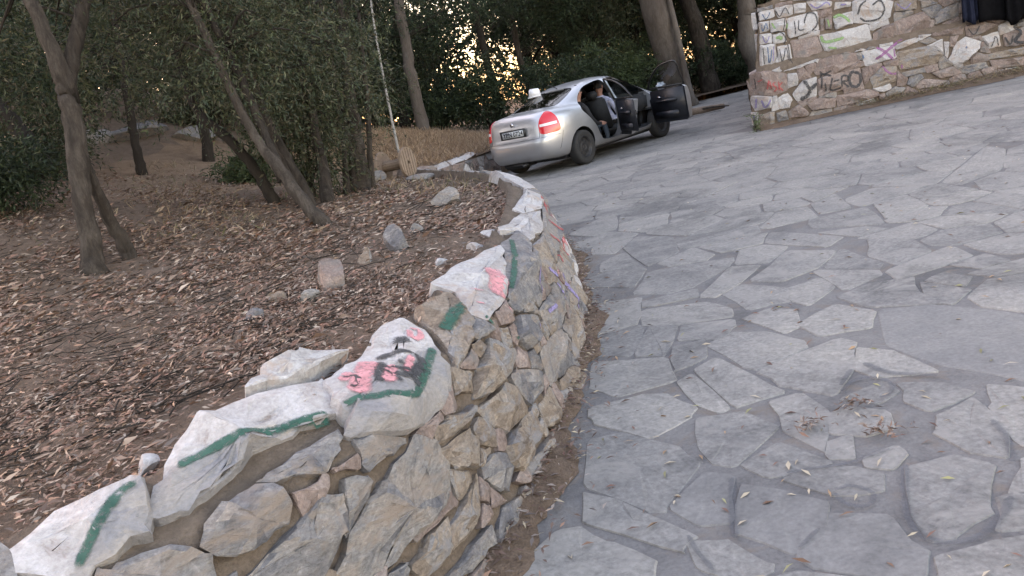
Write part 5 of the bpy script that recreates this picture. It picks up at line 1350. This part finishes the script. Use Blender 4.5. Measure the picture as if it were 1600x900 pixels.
# trees of the wood behind: three kinds, copied one by one, with two unseen shade trees added
def wood_proto(h, r, cols, L, W, n):
    cen = np.vstack([clumps(n, (0, 0, h * .66), (r, r, h * .34), hollow=.35), clumps(n // 3, (0, 0, h * .38), (r * .75, r * .75, h * .2), hollow=.3)])
    V, T = twig_foliage(cen, RNG.uniform(.5, .95, len(cen)), 30, 11, L, W, .4, cols, .5)
    crown = quads_mesh('crown', V, T)
    P = catmull(np.array([(0, 0, -.3, .2), (.05, .03, h * .15, .16), (-.08, .05, h * .35, .13), (.05, -.05, h * .6, .09), (0, 0, h * .9, .03)]), 5)
    Vt, Ft = tube_data(P[:, :3], P[:, 3], 10, .03)
    tr = bpy.data.meshes.new('trunk'); tr.from_pydata([tuple(v) for v in Vt], [], Ft); tr.update()
    tr.polygons.foreach_set('use_smooth', np.ones(len(tr.polygons), bool))
    lst = []
    for c in cen[::2]:
        t = np.array([0, 0, max(1.2, c[2] - np.linalg.norm(c[:2]) * .7)])
        V2, F2 = tube_data(catmull(np.array([t, (t + c) / 2 + (0, 0, .2), c]), 3), np.linspace(.05, .012, 7), 5)
        lst.append((V2, F2))
    k = 0; VV, FF2 = [], []
    for V2, F2 in lst:
        VV.append(V2); FF2 += [tuple(i + k for i in f) for f in F2]; k += len(V2)
    br = bpy.data.meshes.new('branches'); br.from_pydata([tuple(v) for v in np.vstack(VV)], [], FF2); br.update()
    crown.materials.append(M['leaf']); tr.materials.append(M['bark_dark']); br.materials.append(M['bark_dark'])
    return crown, tr, br
PROTO = [wood_proto(9.5, 2.6, DARKG, .13, .034, 72), wood_proto(8.0, 2.3, PINE, .12, .03, 64), wood_proto(7.0, 2.4, DARKG + OLIVE, .13, .036, 64)]
WOOD = [(-8.5, 19, 0), (-11, 15.5, 1), (-9.2, 23.5, 2), (-6.3, 21.5, 1), (-4.2, 24.5, 0), (-2.3, 27.5, 2), (2.4, 29.8, 0), (4.6, 28.6, 1), (6.4, 30.2, 2), (9.2, 32.2, 0), (11.6, 30.0, 1), (13.8, 31.5, 2), (16.8, 32.5, 0), (4.3, 33.8, 2), (-7.2, 29, 0), (-12.5, 27, 1), (-13.5, 20, 0), (-10.2, 10.5, 2), (7.6, 35.5, 1), (12.2, 36, 0), (-3.9, 33.5, 1), (20, 35, 1), (-8.4, 14.2, 1), (8.2, 15.6, 0), (12.0, 15.2, 2)]
for i, (x, y, k) in enumerate(WOOD):
    z = float(hill_z([(x, y)])[0]) if y > 16 or x < 0 else 2.0
    o = empty('woodland_tree', (x, y, z), RNG.uniform(0, 6.28))
    s = RNG.uniform(.88, 1.15)
    o.scale = (s, s, s * RNG.uniform(.9, 1.1))
    tag(o, 'dark leafy tree of the wood behind, trunk hidden in shade', 'tree', 'trees of the wood behind the clearing')
    if 0 < x and y < 16:  # out-of-view trees added so their crowns shade the graffiti wall
        del o['group']
        o['label'] = 'unseen leafy tree added above the graffiti wall to shade it, ' + ('nearer its left end' if x < 10 else 'farther right')
    for n_, me in zip(('crown', 'trunk', 'branches'), PROTO[k]):
        c = bpy.data.objects.new(n_, me); COL.objects.link(c); c.parent = o
        if n_ == 'branches': tag(c, kind='stuff')

# undergrowth: bushes one can tell apart
def bush(x, y, r, h, cols, L, W, n, label, name='bush'):
    z = float(hill_z([(x, y)])[0])
    o = empty(name, (x, y, z))
    tag(o, label, 'bush')
    cen = clumps(n, (0, 0, h * .5), (r, r, h * .42), hollow=.2)
    V, T = twig_foliage(cen, RNG.uniform(.25, .4, n) * max(1, r * .8), 24, 11, L, W, .1, cols, .32)
    link('foliage', quads_mesh('foliage', V, T), M['leaf'], o)
    tubes('stems', [(catmull(np.array([(RNG.normal() * .08, RNG.normal() * .08, -.05), c * (.5, .5, .5) + (0, 0, .1), c]), 3), np.linspace(.02, .006, 7)) for c in cen[:max(6, n // 3)]], M['bark_dark'], o, 5)
    return o
BUSHES = [(-2.05, 9.5, .42, 1.6, OLIVE, 'airy leafy suckers around the gnarled tree foot'), (-5.6, 9.2, .8, .9, DARKG, 'dark low bush at the left edge below the slanting trunk'), (-6.7, 12.4, .9, 1.0, PINE, 'dense bush behind the forked tree at far left'), (-3.5, 12.4, .3, .4, FRESH, 'fresh green shrub at the foot of the bare earth path'),
          (-8.4, 17.5, 1.8, 2.6, DARKG, 'tall dark thicket above the rock ledge'), (-6.0, 19.3, 1.4, 2.0, OLIVE, 'olive green thicket behind the bare earth path'), (-3.9, 20.6, 1.5, 2.4, FRESH, 'lighter green thicket left of the pale trunk on the bank'), (-2.7, 22.4, 1.4, 2.6, DARKG, 'dark thicket behind the whitish sapling'),
          (.5, 22.9, 1.0, 2.2, DARKG, 'dark thicket right of the pale trunk on the bank'), (2.8, 23.6, 1.6, 2.3, DARKG, 'dark thicket directly behind the rear of the car'), (4.6, 25.2, 1.4, 2.4, FRESH, 'green thicket behind the roof of the car'), (7.6, 29.0, 1.5, 2.2, DARKG, 'dark thicket left of the road at its far end'),
          (9.2, 28.9, 1.3, 1.6, DARKG, 'dark undergrowth between the two far trunks'), (11.8, 28.4, 1.6, 2.6, DARKG, 'dark thicket behind the graffiti wall end'), (13.8, 28.6, 1.6, 2.6, PINE, 'olive thicket behind the graffiti wall'), (-.9, 23.6, 1.0, 1.8, DARKG, 'dark thicket right behind the pale trunk on the bank'), (5.9, 27.2, 1.2, 2.0, PINE, 'olive thicket behind the huge eucalyptus trunk')]
for x, y, r, h, c, lb in BUSHES:
    far_ = y > 16
    bush(x, y, r, h, c, .11 if far_ else .075, .03 if far_ else .02, int((6 if 'suckers' in lb else 14) + 22 * r), lb)

# far wood that closes the view: one mass, with the gap the low sky shines through
n = 2600
a = RNG.uniform(-1.05, 1.15, n)
d = RNG.uniform(37, 56, n)
cx, cy = d * np.sin(a), d * np.cos(a)
top = 9 + 4 * np.sin(a * 9) + 2.5 * np.sin(a * 23 + 1)
cz = RNG.uniform(0, 1, n) ** .8 * np.maximum(top, 6)
cz += np.clip(hill_z(np.c_[cx, cy]), 0, 12) * .9
cen = np.c_[cx, cy, cz]
gap = (np.abs(np.degrees(a) - .7) < .75) & (cz > 3.0)
cen = cen[~gap]
V, T = twig_foliage(cen, np.full(len(cen), 1.3), 14, 6, .42, .17, .2, DARKG, 1.0)
fw = link('far_wood', quads_mesh('far_wood', V, T), M['leaf'])
tag(fw, 'dark far wood closing the view behind the trees', 'woodland', kind='stuff')

# ------------------------------------------------------------------ litter, grass, rocks and small things
def scatter(n, poly_test, box, weight):
    P = []
    while sum(len(p) for p in P) < n:
        q = RNG.uniform(box[:2], box[2:], (n * 2, 2))
        q = q[RNG.uniform(size=len(q)) < weight(q)]
        P.append(q[poly_test(q)])
    return np.vstack(P)[:n]
BED = np.vstack([wall_base(_ws) + wall_in(_ws) * .34, [(-9, 15), (-9, -1)]])
def in_bed(q): return inside(q, BED)
LITTER = [(.16, .108, .085), (.21, .15, .12), (.26, .20, .165), (.11, .075, .062), (.14, .095, .078), (.33, .28, .245), (.20, .125, .095), (.15, .125, .115), (.18, .105, .085)]
def patchy(q):                                        # leaves drift into heaps and leave bare earth between
    f = np.sin(q[:, 0] * 3.1 + 1.7 * np.sin(q[:, 1] * 1.3)) + np.sin(q[:, 1] * 2.6 + 1.9 * np.sin(q[:, 0] * 1.7)) + .7 * np.sin(q[:, 0] * 7.3 + q[:, 1] * 5.1)
    return np.clip(.62 + .3 * f, .12, 1)
P = scatter(95000, in_bed, (-6.5, .8, .6, 13), lambda q: patchy(q) * np.clip((3.2 / np.maximum(np.hypot(q[:, 0], q[:, 1]), 1.6)) ** 2, .05, 1))
n = len(P)
z = hill_z(P) + RNG.uniform(.0, .028, n)
az = RNG.normal(size=n) * .9 + .5
D = np.c_[np.cos(az), np.sin(az), RNG.normal(size=n) * .25]
dist_ = np.hypot(P[:, 0], P[:, 1])
C = np.c_[P, z]
D = unit(D)
L = RNG.uniform(.014, .052, n) * np.clip(dist_ / 4.5, .8, 1.5) * np.where(RNG.uniform(size=n) < .06, 1.7, 1); W = L * RNG.uniform(.16, .34, n)
R_ = unit(np.cross(D, np.array([0, 0, 1.]) + RNG.normal(size=(n, 3)) * .45))
U = np.cross(R_, D)
mid = C + D * (L * .45)[:, None] + U * (L * RNG.uniform(-.05, .22, n))[:, None]
V = np.stack([C, mid + R_ * W[:, None] * .5, C + D * L[:, None], mid - R_ * W[:, None] * .5], 1)
T = tints(n, LITTER, .35) * np.array([1.14, 1.1, 1.02])
ll = link('leaf_litter', quads_mesh('leaf_litter', V, T), M['litter'])
tag(ll, 'dry brown fallen leaves covering the planting bed', 'leaf litter', kind='stuff')
# twigs lying among the leaves
BED2 = np.vstack([wall_base(_ws) + wall_in(_ws) * .75, [(-9, 15), (-9, -1)]])
P = scatter(1500, lambda q: inside(q, BED2), (-5, 1, .6, 10), lambda q: np.clip((3.2 / np.maximum(np.hypot(q[:, 0], q[:, 1]), 1.6)) ** 2, .05, 1))
lst = []
for q, zz in zip(P, hill_z(P)):
    t = RNG.uniform(0, 6.28); l = RNG.uniform(.06, .3); d = np.array([math.cos(t), math.sin(t), RNG.normal() * .1]) * l
    c = np.array([*q, zz + .02])
    lst.append((np.array([c - d / 2, c + RNG.normal(size=3) * .01, c + d / 2]), [.003, .0028, .0015]))
tw = tubes('dry_twigs', lst, M['bark'], None, 4)
tag(tw, 'thin dry twigs lying among the fallen leaves', 'twigs', kind='stuff')
# earth and leaves gathered along the foot of the wall and between the flagstones
sv4 = np.arange(.2, 9, .05)
wdt = .075 + .04 * np.sin(sv4 * 3.1) + .03 * np.sin(sv4 * 9.7) + RNG.normal(size=len(sv4)) * .008
b0_ = wall_base(sv4); nn = wall_in(sv4)
rows = [np.c_[b0_ + nn * .05, np.full(len(sv4), .05)], np.c_[b0_ - nn * (wdt * .4)[:, None], np.full(len(sv4), .036) + RNG.normal(size=len(sv4)) * .004], np.c_[b0_ - nn * wdt[:, None], np.full(len(sv4), .004)]]
V = np.vstack(rows); m_ = len(sv4)
ds = mk('earth_strip', V, [(k * m_ + i, (k + 1) * m_ + i, (k + 1) * m_ + i + 1, k * m_ + i + 1) for k in range(2) for i in range(m_ - 1)], M['soil'], None, True)
tag(ds, kind='structure')
def flat_leaves(C, Lr, cols, tilt=.25):
    n = len(C)
    az = RNG.uniform(0, 6.28, n)
    D = unit(np.c_[np.cos(az), np.sin(az), RNG.normal(size=n) * tilt * .5])
    L = RNG.uniform(*Lr, n); W = L * RNG.uniform(.15, .3, n)
    R_ = unit(np.cross(D, np.array([0, 0, 1.]) + RNG.normal(size=(n, 3)) * tilt)); U = np.cross(R_, D)
    mid = C + D * (L * .45)[:, None] + U * (L * .1)[:, None]
    return np.stack([C, mid + R_ * W[:, None] * .5, C + D * L[:, None], mid - R_ * W[:, None] * .5], 1), tints(n, cols, .3)
s_ = RNG.uniform(.3, 9, 2600); o_ = RNG.exponential(.06, 2600) + .0
Cw = wall_base(s_) - wall_in(s_) * (o_ - .02)[:, None]
C1 = np.c_[Cw, .018 + np.maximum(0, .035 - o_ * .3) + RNG.uniform(0, .012, len(s_))]
P = scatter(700, lambda q: inside(q, PAVE_POLY), (-.3, 1.5, 6, 12), lambda q: np.clip((2.6 / np.hypot(q[:, 0], q[:, 1])) ** 1.6, 0, 1))
C2 = np.c_[P, np.full(len(P), .010)]
V1, T1 = flat_leaves(C1, (.02, .055), LITTER + [(.42, .35, .25)])
V2, T2 = flat_leaves(C2, (.025, .06), [(.30, .20, .12), (.20, .12, .08), (.42, .36, .27), (.16, .09, .07), (.25, .24, .12)])
fl = link('fallen_leaves', quads_mesh('fallen_leaves', np.vstack([V1, V2]), np.vstack([T1, T2])), M['litter'])
tag(fl, 'scattered fallen leaves on the paving and along the wall foot', 'leaf litter', kind='stuff')
# little heaps of leaves caught on the paving
for i, (x, y) in enumerate([(.98, 2.72), (1.18, 2.80), (1.17, 2.55)]):
    m = 46
    C3 = np.c_[RNG.normal(size=(m, 2)) * (.035, .028) + (x, y), .018 + RNG.uniform(0, .022, m)]
    V3, T3 = flat_leaves(C3, (.02, .05), LITTER, .7)
    o = link('leaf_heap', quads_mesh('leaf_heap', V3 - np.array([x, y, .015]), T3), M['litter']); o.location = (x, y, .015)
    tag(o, ['small heap of dead leaves on the paving, nearest the stone wall', 'small heap of dead leaves on the paving, farthest from the viewer of the three', 'small heap of dead leaves on the paving, nearest the viewer of the three'][i], 'leaf heap', kind='stuff')

# dry grass on the bank
def on_bank(q): return ((q[:, 0] + 1.4) ** 2 / 9 + (q[:, 1] - 17.8) ** 2 / 9 < 1) & inside(q, poly)
P = scatter(26000, on_bank, (-5, 14, 2.5, 21.5), lambda q: np.full(len(q), .8))
n = len(P)
C = np.c_[P, hill_z(P)]
D = np.c_[RNG.normal(size=(n, 2)) * .6, RNG.uniform(.25, 1, n)]
V = leaf_quads(C, D, RNG.uniform(.06, .24, n), RNG.uniform(.006, .014, n))
dg_ = link('dry_grass', quads_mesh('dry_grass', V, tints(n, [(.33, .23, .15), (.25, .175, .115), (.40, .30, .20), (.20, .135, .09)], .25)), M['grass'])
tag(dg_, 'dry straw-coloured grass covering the bank behind the drum', 'grass', kind='stuff')
P = scatter(2600, in_bed, (-7, 7, 0, 14.5), lambda q: .15 + .8 * (np.sin(q[:, 0] * 2.3 + q[:, 1]) > .4))
n = len(P)
V = leaf_quads(np.c_[P, hill_z(P)], np.c_[RNG.normal(size=(n, 2)) * .7, RNG.uniform(.2, 1, n)], RNG.uniform(.05, .2, n), RNG.uniform(.005, .011, n))
dg2 = link('dry_weeds', quads_mesh('dry_weeds', V, tints(n, [(.25, .18, .12), (.17, .12, .085), (.30, .24, .16), (.10, .10, .05)], .25)), M['grass'])
tag(dg2, 'sparse dry weeds around the tree feet', 'weeds', kind='stuff')

# rocks
def rock(name, x, y, z, w, h, mat, label, group=None, seed=0):
    bm = bmesh.new()
    bmesh.ops.create_icosphere(bm, subdivisions=3, radius=.5)
    ph = RNG.uniform(0, 6.28, 12); dirs = unit(RNG.normal(size=(9, 3))); cut = RNG.uniform(.22, .40, 9)
    for v in bm.verts:
        p = np.array(v.co)
        for dd, c in zip(dirs, cut):
            k = p @ dd
            if k > c: p = p - dd * (k - c) * .97
        p = p + np.sin(p[[1, 2, 0]] * 9 + ph[:3]) * .012 + np.sin(p[[2, 0, 1]] * 23 + ph[3:6]) * .008
        v.co = p * np.array((w, w * .8, h)) * 1.15
    me = bpy.data.meshes.new(name); bm.to_mesh(me); bm.free()
    o = link(name, me, M[mat], None, True)
    crisp(me, 24)
    o.location = (x, y, z + h * .16); o.rotation_euler = (0, 0, RNG.uniform(0, 6.28))
    tag(o, label, 'rock', group)
    return o
RL = ['large pinkish rock in the leaf litter, biggest of the row of rocks', 'tall grey rock in the leaf litter right of the tan one', 'tan rock between the large pinkish rock and the tall grey rock', 'small grey rock just behind the tall grey rock', 'flat grey rock on the bed near its far end', 'grey rock left of the large pinkish rock, half sunk in leaves', 'tan broken rock between two grey rocks in the litter', 'leftmost grey rock of the row, sunk in the litter',
      'flat pale stone lying behind the pink-painted coping stone', 'flat pale stone farthest along the wall top', 'small pale stone lying in the litter near the coping', 'small white stone between the two nearest whitewashed coping stones']
for (x, y, w, h, c), lb in zip(ROCKS, RL):
    z = float(hill_z([(x, y)])[0])
    rock('rock', x, y, z, w, max(h * 1.15, .05), {'pink': 'pink_stone', 'grey': 'grey_stone', 'tan': 'tan_stone', 'white': 'white_stone'}[c], lb)
for i, (x, y, w, h) in enumerate([(-6.6, 16.6, 1.5, .5), (-5.7, 16.9, 1.3, .45), (-7.4, 16.0, 1.2, .5)]):
    rock('rock_ledge', x, y, float(hill_z([(x, y)])[0]) - .1, w, h, 'grey_stone', ['middle block of the pale rock ledge on the left bank', 'right block of the pale rock ledge beside the earth path', 'left block of the pale rock ledge behind the forked tree'][i])
for i, (x, y, w, h) in enumerate([(-1.55, 11.6, .3, .22), (-1.0, 13.6, .42, .28), (-.95, 11.2, .5, .14)]):
    rock('rock', x, y, float(hill_z([(x, y)])[0]), w, h, 'pink_stone' if i == 1 else 'grey_stone', ['dull rock at the left foot of the wooden cable drum', 'pinkish boulder in front of the low whitewashed wall', 'flat rock in front of the wooden cable drum'][i])

# wooden cable drum
dz = float(hill_z([(-1.3, 12.2)])[0])
drum = empty('cable_drum', (-1.28, 12.0, dz), math.radians(-24))
drum.scale = (.9, .9, .9)
tag(drum, 'weathered wooden cable drum lying on its rims beside the trees', 'cable drum')
for s in (-1, 1):
    V, F = lathe_data([(.03, -.025), (.25, -.025), (.256, -.018), (.256, .018), (.25, .025), (.03, .025), (.03, -.025)], 36)
    fl_ = mk('flange', [(b + s * .235, a, c + .256) for a, b, c in V], F, M['wood'], drum, True)
    sharp(fl_.data)
    for k in range(6):                                     # boards seen as grooves on the outer face
        yy = -.2 + .08 * k
        hh = math.sqrt(max(.0, .25 ** 2 - yy ** 2))
        mk('board_joint', *box_data((s * .2615, yy, .256), (.003, .006, hh * 1.9)), M['bark_dark'], fl_)
V, F = lathe_data([(.085, -.22), (.085, .22)], 28)
mk('barrel', [(b, a, c + .256) for a, b, c in V], F, M['wood'], drum, True)
for k in range(12):
    t = 2 * math.pi * k / 12
    mk('stave_joint', *box_data((0, .0855 * math.cos(t), .256 + .0855 * math.sin(t)), (.43, .003, .003)), M['bark_dark'], drum)

# fallen branch lying on the road by the front of the car
lg = empty('fallen_log', (5.5, 20.0, .02))
tag(lg, 'brown fallen log lying on the paving beyond the front of the car', 'log')
P = catmull(np.array([(-.75, .0, .10), (-.3, .06, .10), (.2, .02, .085), (.7, .1, .07)]), 6)
tube('log_stem', P, np.linspace(.11, .06, len(P)), M['wood'], lg, 12, .05)
tube('side_branch', catmull(np.array([(.0, .03, .1), (.3, -.1, .12), (.75, -.16, .06)]), 5), np.linspace(.035, .012, 11), M['bark'], lg, 8, .04)
# dry soil spilled round it
# weed at the foot of the graffiti wall
wd = empty('weed', (4.55, 13.2, .0))
tag(wd, 'small green weed growing at the left foot of the graffiti wall', 'weed')
n = 90
V = leaf_quads(np.c_[RNG.normal(size=(n, 2)) * .05, RNG.uniform(.0, .28, n)], np.c_[RNG.normal(size=(n, 2)) * .8, RNG.uniform(.1, 1, n)], RNG.uniform(.06, .13, n), .016)
link('leaves', quads_mesh('leaves', V, tints(n, [(.10, .13, .06), (.07, .10, .04)])), M['leaf'], wd)
tubes('stems', [([(0, 0, 0), (RNG.normal() * .05, RNG.normal() * .05, .3)], [.005, .002]) for _ in range(6)], M['bark'], wd, 4)
# earth and dry grass along the foot of the graffiti wall
s5 = np.arange(.0, 6.2, .08)
w5 = .16 + .05 * np.sin(s5 * 4) + .10 * np.clip(s5 - 2, 0, 2.0) + RNG.normal(size=len(s5)) * .015
b5 = fw0 + fu * s5[:, None]
rows = [np.c_[b5 - fn * .12, np.full(len(s5), .08) + .05 * np.clip(s5 - 2, 0, 2)], np.c_[b5 + fn * (w5 * .5)[:, None], np.full(len(s5), .05)], np.c_[b5 + fn * w5[:, None], np.full(len(s5), .004)]]
m_ = len(s5)
es = mk('earth_strip', np.vstack(rows), [(k * m_ + i, (k + 1) * m_ + i, (k + 1) * m_ + i + 1, k * m_ + i + 1) for k in range(2) for i in range(m_ - 1)], M['soil'], None, True)
tag(es, kind='structure')
n = 1500
s6 = RNG.uniform(1.6, 6, n)
C = np.c_[fw0 + fu * s6[:, None] + fn * (RNG.uniform(-.02, .25, n) * np.clip(s6 - 1.2, .2, 1.2))[:, None], RNG.uniform(.03, .1, n)]
V = leaf_quads(C, np.c_[RNG.normal(size=(n, 2)), RNG.uniform(.1, .9, n)], RNG.uniform(.05, .2, n), .008)
wg = link('wall_foot_grass', quads_mesh('wall_foot_grass', V, tints(n, [(.24, .18, .12), (.16, .13, .09), (.12, .12, .06)])), M['grass'])
tag(wg, 'dry grass tufts along the foot of the graffiti wall', 'grass', kind='stuff')

# dark jacket hung over the wall
M['cloth'] = plain('black_cloth', (.005, .005, .006), .95, 0, .3, 20, .3)
M['cloth_blue'] = plain('dark_blue_cloth', (.018, .021, .038), .9, 0, .3, 20, .3)
for m_ in (M['cloth'], M['cloth_blue']): m_.node_tree.nodes['Principled BSDF'].inputs['Specular IOR Level'].default_value = .05
jk = empty('hanging_jacket', tuple(fw0 + fu * 3.95 + fn * .0) + (.90,))
tag(jk, 'black jacket with blue striped edge hanging over the right end of the graffiti wall', 'jacket')
def drape(name, s0, s1, z0, z1, mat, fold, depth, seed):
    ns, nz = 28, 16
    V = []
    for side in (0, 1):
        for i in range(ns):
            for j in range(nz):
                u, v = i / (ns - 1), j / (nz - 1)
                s = s0 + (s1 - s0) * u
                low_ = z0 + .05 * math.sin(u * 7 + seed) + .10 * u * u * 0 + .16 * max(0, u - .7)
                z = low_ + (z1 - low_) * v
                d = depth + .035 * math.sin(u * fold + seed + v) * (1 - .4 * v) + .02 * math.sin(u * fold * 2.3 + v * 3) - side * .05
                V.append(tuple(fu[0:1] * s + fn[0:1] * d) + tuple(fu[1:2] * s + fn[1:2] * d) + (z,))
    F = []
    m = ns * nz
    for i in range(ns - 1):
        for j in range(nz - 1):
            a = i * nz + j
            F.append((a, a + nz, a + nz + 1, a + 1)); F.append((m + a, m + a + 1, m + a + nz + 1, m + a + nz))
    for i in range(ns - 1):
        for j in (0, nz - 1):
            a = i * nz + j
            F.append((a, m + a, m + a + nz, a + nz))
    for j in range(nz - 1):
        for i in (0, ns - 1):
            a = i * nz + j
            F.append((a, a + 1, m + a + 1, m + a))
    return mk(name, V, F, mat, jk, True)
drape('jacket_body', -.38, .85, .0, 1.48, M['cloth'], 11, .10, 1.0)
drape('striped_edge', -.60, -.33, .08, 1.48, M['cloth_blue'], 14, .07, .4)
drape('jacket_sleeve', .0, .3, -.06, 1.4, M['cloth'], 6, .16, 2.0)
